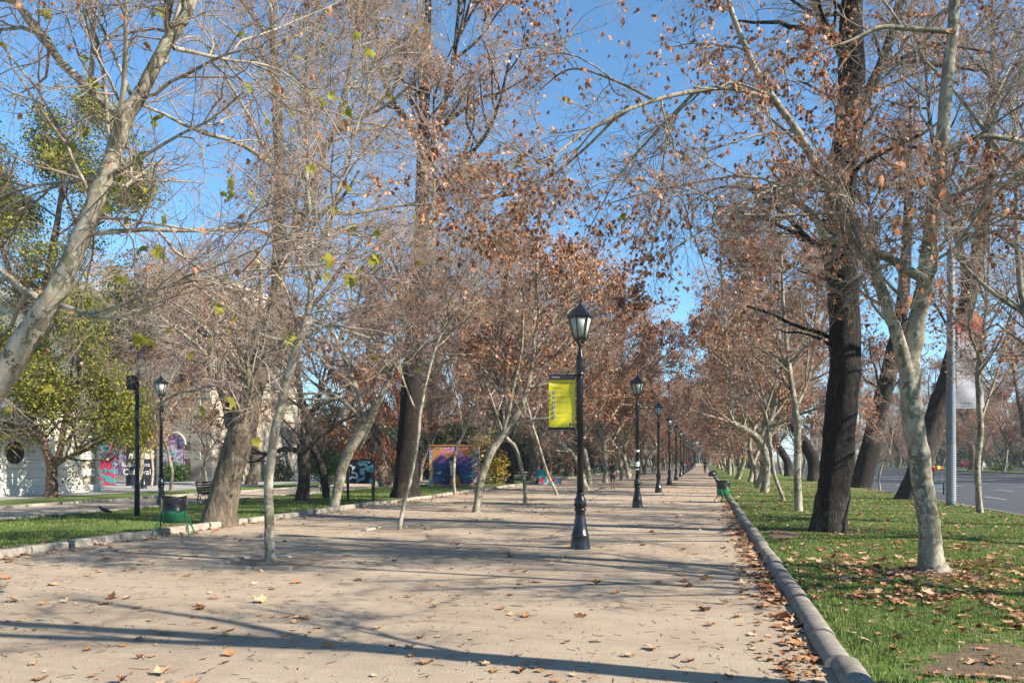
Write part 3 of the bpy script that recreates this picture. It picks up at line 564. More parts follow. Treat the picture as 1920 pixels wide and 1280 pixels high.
def template(seed, h, rad, fork, k, lean, spread, **kw):
    r = np.random.default_rng(seed); return tree('plane_tree', 'plane tree', 'tree', (0, 0, 0), stemset(r, h, rad, fork, k, lean, spread), seed, **kw)
YT = [template(101, 13, .17, 3.2, 3, .12, .75, n1=36, l1=(1.8, 4), n=(7, 6, 3), nleaf=17000, lsize=(.075, .125), rmin=.0065, t0=.3),
      template(102, 14, .19, 3.6, 3, .2, .6, n1=38, l1=(2, 4.2), n=(7, 6, 3), nleaf=16000, lsize=(.075, .125), rmin=.0065, t0=.3),
      template(103, 12, .14, 2.8, 2, .25, .7, n1=34, l1=(1.8, 4), n=(7, 6, 3), nleaf=17000, lsize=(.075, .125), rmin=.0065, t0=.3)]
OT = [template(111, 21, .5, 6, 3, .15, .5, n1=54, l1=(2.6, 5.6), n=(7, 6, 3), nleaf=11000, lsize=(.08, .14), bm='old', rmin=.0085, t0=.3, sides=14),
      template(112, 19, .46, 5, 3, .35, .45, n1=50, l1=(2.6, 5.4), n=(7, 6, 3), nleaf=9000, lsize=(.08, .14), bm='oldgrey', rmin=.0085, t0=.3, sides=14)]
TT = [template(121, 9, .07, 2.6, 2, .2, .5, n1=18, l1=(1, 2.4), n=(6, 5, 3), nleaf=1100, rmin=.0045, t0=.3),
      template(122, 8, .06, 3, 2, .3, .4, n1=16, l1=(1, 2.2), n=(6, 5, 3), nleaf=800, rmin=.0045, t0=.35)]
used = set()
def place(tp, x, y, label, group, s=1, z=None, rz=None, tilt=None):
    zz = z if z is not None else (lz if (KX < x < RX or -18.8 < x < LX or FX < x < FX + 9) else (0.0 if LX < x < KX or -23.9 < x < -19.05 else (.03 if -28.6 < x < -24.1 else -.1)))
    rz = random.uniform(0, 6.28) if rz is None else rz
    if tp.name in used: return dup(tp, (x, y, zz), rz, label, group, s, tilt)
    used.add(tp.name); tp.location = (x, y, zz); tp.rotation_euler = (tilt[0] if tilt else 0, tilt[1] if tilt else 0, rz); tp.scale = (s,) * 3
    return tag(tp, label, None, group)
gp = gb(985, 943); place(TT[0], gp[0], gp[1], 'thin sapling leaning over beside the lone walker with a backpack', None, 1.15, tilt=(0, .16))
gp = gb(1045, 928); place(TT[1], gp[0], gp[1], 'straight thin sapling in the gravel behind the yellow banner', None, 1.2)
gp = gb(1100, 918); place(YT[0], gp[0], gp[1], 'tan-stemmed plane tree leaning over the path beyond the saplings', None, 1.05, tilt=(0, .12))
gp = gb(853, 927); place(TT[0], gp[0], gp[1], 'slim sapling in front of the painted mural box', None, 1.2, rz=1.0)
gp = gb(1470, 941); place(TT[1], gp[0], gp[1], 'thin sapling on the lawn beside the straight slim plane tree', None, 1.25)
gp = gb(1650, 921); place(TT[0], gp[0], gp[1], 'spindly sapling at the road edge by the whitish-footed trunk', None, .8)
ORD = ['bannered', 'second', 'third', 'fourth', 'fifth', 'sixth', 'seventh']; LY = 14.9
def bylamp(y, txt, more):
    k = int(round((y - LY) / 13.45)); return (txt + (' just short of the ' if y < LY + 13.45 * k else ' just beyond the ') + ORD[k] + ' lamp') if k < 7 else (txt + more)
for i, y in enumerate(np.arange(52, 270, 7.2)):
    place(YT[i % 3], -7.0 + random.uniform(-.5, .5), y + random.uniform(-1, 1), bylamp(y, 'brown-leaved plane tree in the gravel', ' row far beyond the seventh lamp'), 'plane trees standing in the gravel', random.uniform(1.0, 1.25))
for i, y in enumerate(np.arange(54, 270, 9)):
    place(OT[i % 2] if i % 3 != 2 else YT[i % 3], -13.4 + random.uniform(-.5, .5), y + random.uniform(-1.5, 1.5), bylamp(y, 'tall plane tree along the pale kerb', ' far beyond the seventh lamp'), 'plane trees along the left kerb', random.uniform(.85, 1.08))
for i, y in enumerate(np.arange(49, 270, 7)):
    place(YT[(i + 1) % 3], 3.1 + random.uniform(-.4, .4), y + random.uniform(-1, 1), bylamp(y, 'brown-leaved plane tree by the dark path kerb', ' far beyond the seventh lamp'), 'plane trees along the right kerb', random.uniform(1.0, 1.22))
for i, y in enumerate(np.arange(57, 270, 9)):
    place(OT[(i + 1) % 2] if i % 2 else YT[i % 3], 8.2 + random.uniform(-.4, .4), y + random.uniform(-1.5, 1.5), bylamp(y, 'brown-leaved plane tree along the road edge', ' far beyond the seventh lamp'), 'plane trees along the road edge', random.uniform(.8, 1.0))
tree('plane_tree', 'near plane tree of the kerb row, only its twigs with big leaves hanging into view', 'tree', (3.5, 5.9, lz), [
    ([(3.5, 5.9, lz), (3.55, 5.85, 1.5), (3.7, 5.7, 3.2), (3.8, 5.6, 4.6), (3.7, 5.2, 6.5), (3.9, 4.8, 8.5), (3.8, 4.6, 11)], [.2, .18, .17, .15, .11, .08, .03]),
    ([(3.75, 5.65, 4.2), (4.6, 5.6, 5.4), (5.6, 5.8, 7), (6.2, 6.0, 9)], [.1, .08, .06, .03]), ([(3.75, 5.6, 4.4), (3.2, 4.9, 6), (2.6, 4.2, 8), (2.4, 3.8, 10)], [.1, .08, .06, .03]),
    ([(3.7, 5.7, 3.6)] + [tuple(W(*q)) for q in ((2150, 240, 5.4), (1960, 300, 5.8), (1860, 370, 6.2), (1800, 450, 6.5))], [.04, .025, .014, .01, .006])],
    31, n1=34, l1=(.9, 2.2), n=(6, 5, 2), nleaf=0, t0=.45, rmin=.0026, rb=.012, each=[(30, 'lbrown', .09, .14)])
for x, y, k, sc, lab in ((8.4, 22.6, 1, .95, 'leafless plane tree at the road edge before the thin pale one'), (8.5, 16.5, 0, 1.05, 'leafless plane tree at the road edge beside the massive trunk'), (8.3, 10.5, 2, 1.1, 'leafless plane tree at the road edge beside the crooked pale trunk')):
    o = place(YT[k], x, y, lab, None, sc, rz=2.4 + y)
    for ch in list(o.children):
        if ch.name.startswith('leaves'): bpy.data.objects.remove(ch)
for i in range(9):
    place((OT[i % 2] if i % 2 else YT[i % 3]), -16 + i * 3.6, 318 + (i * 17) % 40, 'distant tree closing the far end of the avenue', 'trees at the far end of the avenue', 1.15 + .1 * (i % 3), z=-.05 if -16 + i * 3.6 > 1.1 else 0)
for i, y in enumerate(np.arange(70, 320, 8)):
    place((YT[i % 3] if i % 3 else OT[1]), FX + 3 + random.uniform(-1, 1), y + random.uniform(-2, 2), 'bare brownish plane tree on the lawn across the road', 'trees across the road', random.uniform(1.0, 1.35))
for i, y in enumerate(np.arange(100, 330, 11)):
    place(YT[(i + 2) % 3], FX + 27 + random.uniform(-2, 2), y + random.uniform(-3, 3), 'hazy brownish tree beyond the far carriageway', 'trees beyond the far carriageway', random.uniform(1.2, 1.6))
for i in range(42):
    y = 60 + i * 5.6; x = -20 - (i * 7.3) % 34 - (2 if y < 90 else 0)
    if y < 85 and x < -28: x = -25
    place((OT[i % 2] if i % 3 else YT[i % 3]), x, y, 'brown-leaved tree deep in the park behind the kerb row', 'trees deep in the park', random.uniform(.8, 1.05))
for (px, py, tp, s, lab) in ((470, 908, OT[1], .85, 'pale grey old trunk standing behind the leaning grey trunk'), (320, 921, TT[0], 1.3, 'slim grey tree beside the side-path lamp'), (386, 908, YT[2], .8, 'small bare tree before the graffiti-covered arches'),
                             (252, 917, YT[1], .75, 'dark leaning tree in front of the painted lettering'), (284, 912, TT[1], 1.3, 'crooked dark thin tree by the yellow painted figure'), (952, 907, OT[0], .8, 'stout dark old trunk to the side of the mural box')):
    g_ = G(px, py); place(tp, g_[0], g_[1], lab, None, s, z=0.0)

# ------------------------------------------------------------------ shrubs and hedges
def bush(name, label, cat, c, size, n, lm, ls, seed, group=None):
    r = np.random.default_rng(seed); root = thing(name, label, cat, c, 0, group)
    b = B()
    for k in range(5):
        a = r.uniform(0, 6.28); b.rod((0, 0, -.1), (size[0] * .25 * math.cos(a), size[1] * .25 * math.sin(a), size[2] * .6), .03, .01, 6)
    b.done('stems', 'brownbark', root)
    k = 26; cc = r.uniform(-1, 1, (k, 3)); cc[:, 2] = r.uniform(.12, .85, k); cc = cc * np.array([size[0] * .4, size[1] * .4, size[2]])
    ci = r.integers(0, k, n); p = cc[ci] + norm(r.normal(size=(n, 3))) * (r.uniform(.5, 1, n) ** .5)[:, None] * min(size) * .3
    p[:, 2] = np.maximum(p[:, 2], .03); V, Fc = leaves(r, p, r.uniform(*ls, n), LEAF_LO, 0); tag(mk('foliage', V, Fc, None, lm, root), kind='stuff')
    return root
for i, (px, py, wd, hh) in enumerate(((330, 903, 2.4, 1.5), (395, 902, 2.6, 1.6), (520, 902, 2.6, 1.6), (608, 902, 2.8, 1.7))):
    g_ = G(px, py); bush('hedge_bush', ['rounded green hedge bush below the arched windows by the lamp', 'green hedge bush below the arched windows behind the leaning trunk', 'green hedge bush between the grey trunks and the gnarled tree', 'green hedge bush behind the pale forked tree'][i], 'hedge', (g_[0], g_[1], -.02), (wd, 1.6, hh), 2600, 'lhedge', (.08, .16), 40 + i, 'hedge bushes')
for i in range(9):
    y = 66 + i * 4.5; bush('dark_shrub', 'dark evergreen shrub in the shade behind the kerb row', 'shrub', (-22 - (i * 3.1) % 9, y, -.1), (5, 4, 4.5), 2600, 'ldark', (.16, .34), 60 + i, 'dark shrubs behind the mural box')
SH = [o for o in bpy.data.objects if o.name.startswith('dark_shrub')][:3]
for i in range(44):
    y = 92 + i * 3.1; x = -18 - (i * 11.7) % 62
    dup(SH[i % 3], (x, y, -.1), i * 1.3, 'dark evergreen mass deep in the park shade', 'dark shrubs deep in the park', 1.2 + (i % 5) * .25)
for i in range(10): dup(SH[i % 3], (-18 + i * 4, 380 + (i * 13) % 30, -.1), i * 2.1, 'dark evergreen mass at the far end of the avenue', 'dark shrubs at the far end', 1.6 + (i % 3) * .3)
for i in range(30):
    dup(SH[i % 3], (FX + 29 + (i * 5.3) % 12, 75 + i * 11, -.1), i * 1.7, 'dark shrub beyond the far carriageway', 'dark shrubs beyond the far carriageway', 1.5 + (i % 4) * .35)
g_ = G(922, 914); bush('yellow_shrub', 'tall thin yellow-leaved shrub beside the mural box', 'shrub', (g_[0], g_[1], .0), (1.8, 1.6, 3.6), 900, 'lyellow', (.1, .18), 77)
for i in range(7): bush('low_shrub', 'low brownish shrub on the lawn across the road', 'shrub', (FX + 5 + (i % 3), 80 + i * 9, 0), (3.2, 2, 1.2), 900, 'levergreen', (.12, .22), 80 + i, 'low shrubs across the road')

# ------------------------------------------------------------------ street lamps
def lamp():
    t = thing('street_lamp', 'lamp', 'street lamp', (0, 0, 0))
    B().lathe([(0.195, -.02), (0.195, .0), (0.187, .03), (0.162, .22), (0.166, .235), (0.166, .26), (0.154, .275), (0.124, .42), (0.095, .60), (0.087, .68), (0.104, .70), (0.112, .725), (0.104, .75), (0.091, .755)], 16).done('base', 'black', t, True)
    b = B().lathe([(0.091, .755), (0.108, .80), (0.112, .85), (0.095, .93), (0.071, .98), (0.071, 1.0), (0.079, 1.01), (0.079, 1.03), (0.062, 1.045)], 16)
    for k in range(10):
        a = k * .628; b.rod((.106 * math.cos(a), .106 * math.sin(a), .79), (.087 * math.cos(a), .087 * math.sin(a), .94), .016, .010, 5)
    b.done('fluted_collar', 'black', t, True)
    B().lathe([(0.063, 1.045), (0.055, 3.15), (0.056, 3.2)], 16).done('post', 'black', t, True)
    B().lathe([(0.056, 3.2), (0.075, 3.215), (0.075, 3.235), (0.062, 3.25), (0.081, 3.30), (0.088, 3.36), (0.086, 3.42), (0.077, 3.50), (0.081, 3.51), (0.081, 3.525), (0.062, 3.54), (0.055, 3.58), (0.035, 3.68), (0.026, 3.74), (0.044, 3.76), (0.044, 3.775), (0.026, 3.79)], 16).done('capital', 'black', t, True)
    b = B(); n = 6
    z0, z1, r0, r1 = 3.90, 4.27, .125, .215
    for k in range(n):
        a = 2 * math.pi * k / n + .3; c, s = math.cos(a), math.sin(a)
        b.rod((r0 * c, r0 * s, z0), (r1 * c, r1 * s, z1), .012, .014, 6)
        b.rod((.03 * c, .03 * s, 3.78), (.115 * c, .115 * s, z0 - .02), .011, .011, 5); b.rod((r1 * c, r1 * s, z1), (r1 * 1.22 * c, r1 * 1.22 * s, z1 + .055), .012, .003, 5)
    b.lathe([(.11, z0 - .045), (r0 + .015, z0 - .02), (r0 + .018, z0 + .005), (r0 - .01, z0 + .012)], n, rot=.3)
    b.done('lantern_frame', 'black', t)
    for k in range(n):
        a, a2 = 2 * math.pi * k / n + .3, 2 * math.pi * (k + 1) / n + .3; q = .985
        V = [(r0 * q * math.cos(a), r0 * q * math.sin(a), z0 + .005), (r0 * q * math.cos(a2), r0 * q * math.sin(a2), z0 + .005), (r1 * q * math.cos(a2), r1 * q * math.sin(a2), z1), (r1 * q * math.cos(a), r1 * q * math.sin(a), z1)]
        cx = sum(v[0] for v in V) / 4; cy = sum(v[1] for v in V) / 4; inn = [(v[0] - cx * .05, v[1] - cy * .05, v[2]) for v in V]
        mk('glass_pane', V + inn, None, [(0, 1, 2, 3), (7, 6, 5, 4), (0, 4, 5, 1), (2, 6, 7, 3), (1, 5, 6, 2), (3, 7, 4, 0)], 'pane', t)
    B().lathe([(r1 + .012, z1 - .01), (r1 + .03, z1 + .01), (r1 + .022, z1 + .055), (r1 - .02, z1 + .075), (.05, z1 + .225), (.035, z1 + .235), (.035, z1 + .26)], n, rot=.3).done('roof', 'black', t)
    B().lathe([(.03, z1 + .258), (.012, z1 + .29), (.022, z1 + .315), (.008, z1 + .335), (.004, z1 + .43)], 8).done('finial', 'black', t)
    return t
lamp0 = lamp(); lamp0.scale = (1.036,) * 3; LSP = 13.45; LY0 = G(1085, 1028)[1]
for i in range(16):
    lab = 'black street lamp carrying the yellow banner' if i == 0 else ('black street lamp with white stickers on its post, next after the bannered one' if i == 1 else ('black street lamp, ' + ORD[i] + ' of the line along the gravel path' if i < 7 else 'black street lamp far along the gravel path, beyond the seventh of the line'))
    loc = (-2.31, LY0 + i * LSP, 0)
    if i == 0: lamp0.location = loc; lamp0['label'] = lab; L = lamp0
    else: L = dup(lamp0, loc, .0, lab, None)
    if i > 6: L['group'] = 'street lamps along the path'
    if i == 1: L1 = L
for k, (z, h_) in enumerate(((1.42, .16), (1.30, .05), (1.92, .07))):
    B().lathe([(.0725, z), (.0722, z + h_)], 10).done('sticker', 'white', L1)
for px, py, lab in ((302, 951, 'black street lamp on the side path near the litter bin'), (269, 916, 'black street lamp before the painted lettering on the wall'), (360, 896, 'black street lamp by the hedge under the arched windows')):
    g_ = G(px, py); dup(lamp0, (g_[0], g_[1], 0), .4, lab)
# yellow banner on the first lamp
bn = thing('banner', 'yellow prevention banner with black header and round icons hung on the lamp post', 'banner', (-2.31, LY0, 2.33), YAW * .9)
bw, bh = .50, .92
def cloth(x0, x1, z0, z1, y, m, name, par, amp=.018, nx=10, nz=16, th=.004):
    xs, zs = np.linspace(x0, x1, nx), np.linspace(z0, z1, nz); X, Z = np.meshgrid(xs, zs, indexing='ij')
    Y = y + amp * np.sin((X * 5 + Z * 4.2)) + amp * .5 * np.sin(Z * 9 - X * 6)
    A = np.stack([X, Y, Z], -1).reshape(-1, 3); i = (np.arange(nx - 1)[:, None] * nz + np.arange(nz - 1)[None]).ravel()
    Q = np.stack([i, i + nz, i + nz + 1, i + 1], 1); return mk(name, np.concatenate([A, A + [0, th, 0]]), None, np.concatenate([Q, Q[:, ::-1] + len(A)]), m, par, True)
bx0, bx1 = -.10 - bw, -.10
cloth(bx0, bx1, .0, bh, 0, 'yellow', 'banner_sheet', bn)
B().box(((bx0 + bx1) / 2, -.004, bh + .035), (bw + .01, .05, .09)).done('header', 'ink', bn); B().box(((bx0 + bx1) / 2, -.004, -.018), (bw + .01, .05, .035)).done('footer', 'ink', bn)
B().rod((bx0, 0, bh + .085), (-.05, 0, bh + .085), .01).rod((bx0, 0, -.04), (-.05, 0, -.04), .01).rod((-.065, 0, -.06), (-.065, 0, bh + .1), .008).done('bracket', 'black', bn)
by = -.038
text('lettering', 'MEDIDAS DE PREVENCIÓN', .036, (bx0 + .045, by, .83), bn, 'ink'); text('lettering', 'COVID-19', .026, (bx0 + .05, by, .80), bn, 'white'); text('lettering', 'ÁREAS VERDES', .026, (bx0 + .065, by, .74), bn, 'ink')
text('lettering', 'SANTIAGO', .028, (bx0 + .06, -.032, bh + .025), bn, 'white')
for k, ln in enumerate(('Uso obligatorio de mascarilla', 'Mantén distancia mínima\nde un metro', 'Respeta el aforo máximo\ndel lugar', 'No al contacto físico', 'Después de hacer uso\ndel espacio, lava tus manos', 'No dejes basura')):
    z = .66 - k * .094; B().lathe([(.036, 0), (.036, .004)], 16).done('icon', 'white', bn).matrix_basis = Matrix.Translation((bx0 + .09, by + .006, z)) @ Matrix.Rotation(R(90), 4, 'X')
    B().lathe([(.030, 0), (.030, .004)], 16).done('icon', 'ink', bn).matrix_basis = Matrix.Translation((bx0 + .09, by + .001, z)) @ Matrix.Rotation(R(90), 4, 'X')
    B().ball((bx0 + .09, by - .004, z), .014, 1, (1, .2, 1.2)).done('icon', 'white', bn)
    text('lettering', ln, .024, (bx0 + .15, by, z + (.005 if '\n' in ln else -.008)), bn, 'ink')
B().ball((bx1 - .09, by + .01, .05), .03, 1, (.8, .2, 1.4)).ball((bx1 - .04, by + .01, .04), .025, 1, (.8, .2, 1.3)).done('emblem', 'p_purple', bn)

# ------------------------------------------------------------------ litter bins, pole with speaker, benches
def bin_(label, loc, rz):
    t = thing('litter_bin', label, 'bin', loc, rz)
    B().lathe([(.01, .28), (.235, .29), (.25, .62), (.245, .63)], 18).done('drum', 'greenpaint', t, True)
    r = np.random.default_rng(5); n, kz = 28, 7; V = []
    for j in range(kz):
        z = .57 + .30 * j / (kz - 1)
        for i in range(n):
            a = 6.283 * i / n; rr = .262 + .010 * math.sin(a * 5 + j) + r.normal(0, .006) + (.012 if j == 0 else 0); V.append((rr * math.cos(a), rr * math.sin(a), z + (.02 * math.sin(a * 3) if j in (0, kz - 1) else 0)))
    V += [(v[0] * .88, v[1] * .88, .80) for v in V[-n:]]
    mk('bin_bag', V, None, [(j * n + i, j * n + (i + 1) % n, (j + 1) * n + (i + 1) % n, (j + 1) * n + i) for j in range(kz) for i in range(n)], 'bag', t, True)
    for sx in (-1, 1):
        for sy in (-1, 1): B().rod((sx * .25, 0, .54), (sx * .40, sy * .26, .0), .017).done('leg', 'greenpaint', t)
    b = B()
    for sx in (-1, 1): b.rod((sx * .385, -.235, .04), (sx * .385, .235, .04), .012)
    b.done('foot_bar', 'greenpaint', t); return t
g_ = G(326, 1003); bin_('green drum litter bin with black bag beside the leaning grey trunk', (g_[0], g_[1], .0), .35)
g_ = G(1356, 942); bin_('green drum litter bin with black bag at the dark path kerb', (g_[0] , g_[1], 0), 1.2)
g_ = G(1335, 893); B_ = thing('rubbish_bag', 'dark heap of full rubbish bags at the kerb far along the path', 'rubbish bag', (g_[0], g_[1], 0))
B().ball((0, 0, .26), .42, 3, (1, .9, .72)).done('sack', 'bag', B_, True); B().ball((.15, .5, .3), .36, 3, (1, .9, .95)).done('sack', 'bag', B_, True)
g_ = G(257, 971); t = thing('speaker_pole', 'slim black pole with a square box at its top on the lawn', 'pole', (g_[0], g_[1], lz))
B().lathe([(.075, -.05), (.075, .9), (.06, .95), (.055, 4.15)], 12).done('pole', 'blackmatte', t, True); B().box((-.16, 0, 3.9), (.24, .24, .42), 0, .02).done('box', 'blackmatte', t); B().rod((-.05, 0, 3.9), (-.06, 0, 3.9), .03).rod((0, 0, 4.1), (-.16, 0, 4.1), .015).done('bracket', 'blackmatte', t)
def bench(label, loc, rz):
    t = thing('park_bench', label, 'bench', loc, rz)
    for s in (-.78, .78):
        b = B()
        for i in range(12):
            a0, a1 = i * .5236, (i + 1) * .5236
            for (cy, cz, q) in ((.0, .22, .13), (.16, .56, .10), (-.15, .55, .09), (.20, .24, .07)): b.rod((s, cy + q * math.cos(a0), cz + q * math.sin(a0)), (s, cy + q * math.cos(a1), cz + q * math.sin(a1)), .014, None, 5)
        b.rod((s, -.27, 0), (s, -.22, .43), .02).rod((s, .27, 0), (s, .22, .43), .02).rod((s, .22, .43), (s, .33, .86), .02).rod((s, -.25, .42), (s, .24, .42), .02).rod((s, -.27, .64), (s, .26, .64), .018).rod((s, -.27, .64), (s, -.23, .42), .016)
        b.done('iron_end', 'black', t)
    for k in range(5): B().box((0, -.2 + k * .095, .455), (1.66, .07, .03), 0, .006).done('seat_slat', 'wood', t)
    for k in range(4): o = B().box((0, 0, 0), (1.66, .03, .075), 0, .006).done('back_slat', 'wood', t); o.location = (0, .235 + k * .027, .53 + k * .10); o.rotation_euler = (-.25, 0, 0)
    return t
g_ = G(384, 944); bench('dark slatted bench with scrolled iron ends half hidden by the leaning grey trunk', (g_[0] + .25, g_[1] + .4, 0), R(85))
g_ = G(597, 926); bench('dark slatted bench with scrolled iron ends behind the gnarled tree', (g_[0], g_[1] + 1.5, 0), R(90))

# ------------------------------------------------------------------ graffiti panel stand and mural box
g_ = G(676, 941); t = thing('panel_stand', 'black frame stand on four legs holding graffiti-covered panels', 'stand', (g_[0], g_[1], lz), R(28))
for sx in (-.5, .5):
    for sy in (-.45, .45): B().box((sx, sy, .8), (.06, .06, 1.64)).done('leg', 'blackmatte', t)
B().box((0, 0, 1.66), (1.2, 1.1, .06)).done('roof', 'blackmatte', t)
for k, (c, s, gm) in enumerate((((0, -.49, 1.16), (.92, .02, .92), graffiti('graffiti_black_white', 3.1, [(.012, .013, .016), (.012, .013, .016), (.45, .5, .55), (.015, .016, .02), (.10, .25, .3), (.012, .013, .016)])), ((.54, 0, 1.1), (.02, .82, .98), graffiti('graffiti_purple', 5.3, [(.10, .06, .25), (.05, .30, .36), (.35, .25, .55), (.10, .05, .12), (.06, .15, .35)])), ((-.54, 0, 1.1), (.02, .82, .98), 'blackmatte'))):
    B().box(c, s).done('panel', gm, t)
g_ = W(841, 915, 48); mb = thing('mural_box', 'box-shaped kiosk painted with a sunset mural of a figure in a white ruff', 'kiosk', (g_[0], g_[1] + 1, lz), R(12))
mw, mh = 3.05, 2.55
B().box((0, .8, mh / 2 - .03), (mw, 1.6, mh), 0, .02).done('body', graffiti('kiosk_paint', 8.2, [(.62, .27, .06), (.16, .09, .2), (.55, .30, .10), (.06, .22, .25), (.5, .2, .3)]), mb)
B().box((0, .8, mh + .0), (mw + .1, 1.7, .07)).done('roof_slab', 'p_orange', mb)
def arc(cx, cz, r, n=20): return [(cx + r * math.cos(math.pi * i / n), cz + r * math.sin(math.pi * i / n)) for i in range(n + 1)]
lay = [0]
def paint(pts, m, par=mb):
    lay[0] += 1; y = -.002 - .0032 * lay[0]; B().poly([(x, y, z) for x, z in pts]).done('mural_paint', m, par)
paint([(-1.3, .1), (1.1, .1), (1.1, 2.35), (-1.3, 2.35)], 'p_orange'); paint(arc(-.15, 1.5, .86), 'p_pink'); paint(arc(-.15, 1.5, .62), 'p_orange')
paint([(-1.25, .2), (1.1, .2), (1.1, 1.75), (.75, 1.95), (.4, 1.75), (.05, 1.98), (-.4, 1.75), (-.8, 1.95), (-1.25, 1.6)], 'p_purple'); paint([(-1.25, .2), (1.1, .2), (1.1, 1.55), (.6, 1.4), (-.1, 1.55), (-.7, 1.4), (-1.25, 1.5)], 'p_blue')
for k in range(26):
    a = random.uniform(-1.2, 1.05); z = random.uniform(.15, .95); s = random.uniform(.1, .26); m_ = random.choice(['p_mgreen', 'p_mgreen', 'p_cyan', 'p_mgreen', 'p_cream', 'p_blue'])
    if k < 20 or abs(a) > .5: paint([(a - s, z), (a - s * .2, z + s * .35), (a + s, z + s * .8), (a + s * .3, z - s * .3)], m_)
paint([(-.62, .15), (.55, .15), (.42, .95), (.22, 1.32), (-.32, 1.32), (-.52, .9)], 'p_navy'); paint([(-.25, .15), (.45, .15), (.35, .6), (.1, .78), (-.15, .6)], 'p_orange'); paint([(-.17, .72), (.09, .72), (.11, 1.25), (-.2, 1.25)], 'p_cream')
paint([(-.24 + .21 * math.cos(a) + .18, 1.52 + .27 * math.sin(a)) for a in np.linspace(0, 6.1, 16)], 'p_grey'); paint([(-.27, 1.6), (.15, 1.6), (.14, 1.75), (.05, 1.84), (-.17, 1.84), (-.26, 1.75)], 'p_navy'); paint([(-.2, 1.24), (.1, 1.24), (.16, 1.32), (-.05, 1.29), (-.26, 1.32)], 'white')

# ------------------------------------------------------------------ museum building: low cream wall and tall stone front
bl = thing('terrace_wall', 'low cream ashlar wall with a round wreath window behind the olive-leaved tree', 'wall', (-31.6, 0, 0))
B().box((-3, 20, 1.9), (5.9, 32.4, 3.9)).done('core', 'wallold', bl)
course = bpy.data.meshes.new('block'); bmm = bmesh.new(); bmesh.ops.create_cube(bmm, size=1, matrix=Matrix.Diagonal((.12, 1.79, .425, 1))); bmesh.ops.bevel(bmm, geom=bmm.edges[:], offset=.012, segments=1, affect='EDGES'); bmm.to_mesh(course); bmm.free(); course.materials.append(M['wallstone'])
for j in range(8):
    for i in range(11):
        y = 16.9 + i * 1.8 + (.9 if j % 2 else 0)
        if y < 36.0: o = link('block', course, bl); o.location = (-.03, y - .6, .62 + j * .435)
for i in range(3):
    for j in range(8): o = link('block', course, bl); o.location = (-.75 - i * 1.81, 36.24, .62 + j * .435); o.rotation_euler = (0, 0, R(90))
B().box((.04, 25.5, .2), (.3, 21.8, .40), 0, .02).done('plinth', 'wallstone', bl); B().box((-3, 26, 4.02), (6.4, 21.4, .24), 0, .03).done('cornice', 'wallstone', bl)
B().torus((.08, 30.9, 2.05), .62, .10, 24, 6, 'X').done('wreath_frame', 'wallstone', bl, True); o = B().lathe([(.56, 0), (.56, .05)], 10).done('round_window', 'p_grey', bl); o.matrix_basis = Matrix.Translation((.06, 30.9, 2.05)) @ Matrix.Rotation(R(90), 4, 'Y')
o.data.materials[0] = M['dark']
mu = thing('museum_building', 'tall weathered stone building with arched graffiti-covered windows behind the trees', 'building', (-40, 62, 0), R(0))
B().box((-12, 0, 7.4), (29.2, 14, 15.2)).done('wall', 'wallold', mu)
blk = bpy.data.meshes.new('stone_course'); bmm = bmesh.new(); bmesh.ops.create_cube(bmm, size=1, matrix=Matrix.Diagonal((1.79, .14, .66, 1))); bmesh.ops.bevel(bmm, geom=bmm.edges[:], offset=.02, segments=1, affect='EDGES'); bmm.to_mesh(blk); bmm.free(); blk.materials.append(M['wallold'])
for j in range(20):
    for i in range(15):
        x = -24.6 + i * 1.81 + (.9 if j % 2 else 0)
        if x < 1.8 and not (j in (1, 2, 3, 4) and (i % 3 == 1)): o = link('stone_course', blk, mu); o.location = (x, -7.03, .75 + j * .68)
for z, h_, pr in ((.2, .5, .35), (5.3, .3, .3), (10.2, .35, .35), (15.1, .6, .7)): B().box((-12, -.0, z), (29.2 + pr, 14 + pr, h_), 0, .04).done('cornice', 'wallold', mu)
B().box((-12, 0, 15.9), (28, 12.6, 1.1), 0, .05).done('parapet', 'wallstone', mu)
for k, i in enumerate((1, 4, 7, 10, 13)):
    x = -24.6 + i * 1.81 + .45
    gm = graffiti('graffiti_window', 11 + k * 2.7, GC[k % 3:] + GC[:k % 3])
    pts = [(x - .85, .55), (x + .85, .55), (x + .85, 2.9)] + [(x + .85 * math.cos(a), 2.9 + .85 * math.sin(a)) for a in np.linspace(.2, 2.94, 9)] + [(x - .85, 2.9)]
    wn = B().poly([(px_, -7.06, pz) for px_, pz in pts], -.05).done('arched_window', gm, mu)
    b = B()
    for a0, a1 in zip(np.linspace(0, 3.1416, 10), np.linspace(0, 3.1416, 10)[1:]): b.rod((x + .95 * math.cos(a0), -7.12, 2.9 + .95 * math.sin(a0)), (x + .95 * math.cos(a1), -7.12, 2.9 + .95 * math.sin(a1)), .1, None, 6)
    b.done('window_arch', 'wallold', wn)
for k in range(7):
    B().box((-24.3 + k * 3.9, -7.125, 1.45 + (k % 2) * .2), (1.9, .02, 1.7)).done('graffiti_patch', graffiti('graffiti_patch', 31 + k * 1.9, GC[(k * 2) % 8:] + GC[:(k * 2) % 8]), mu)
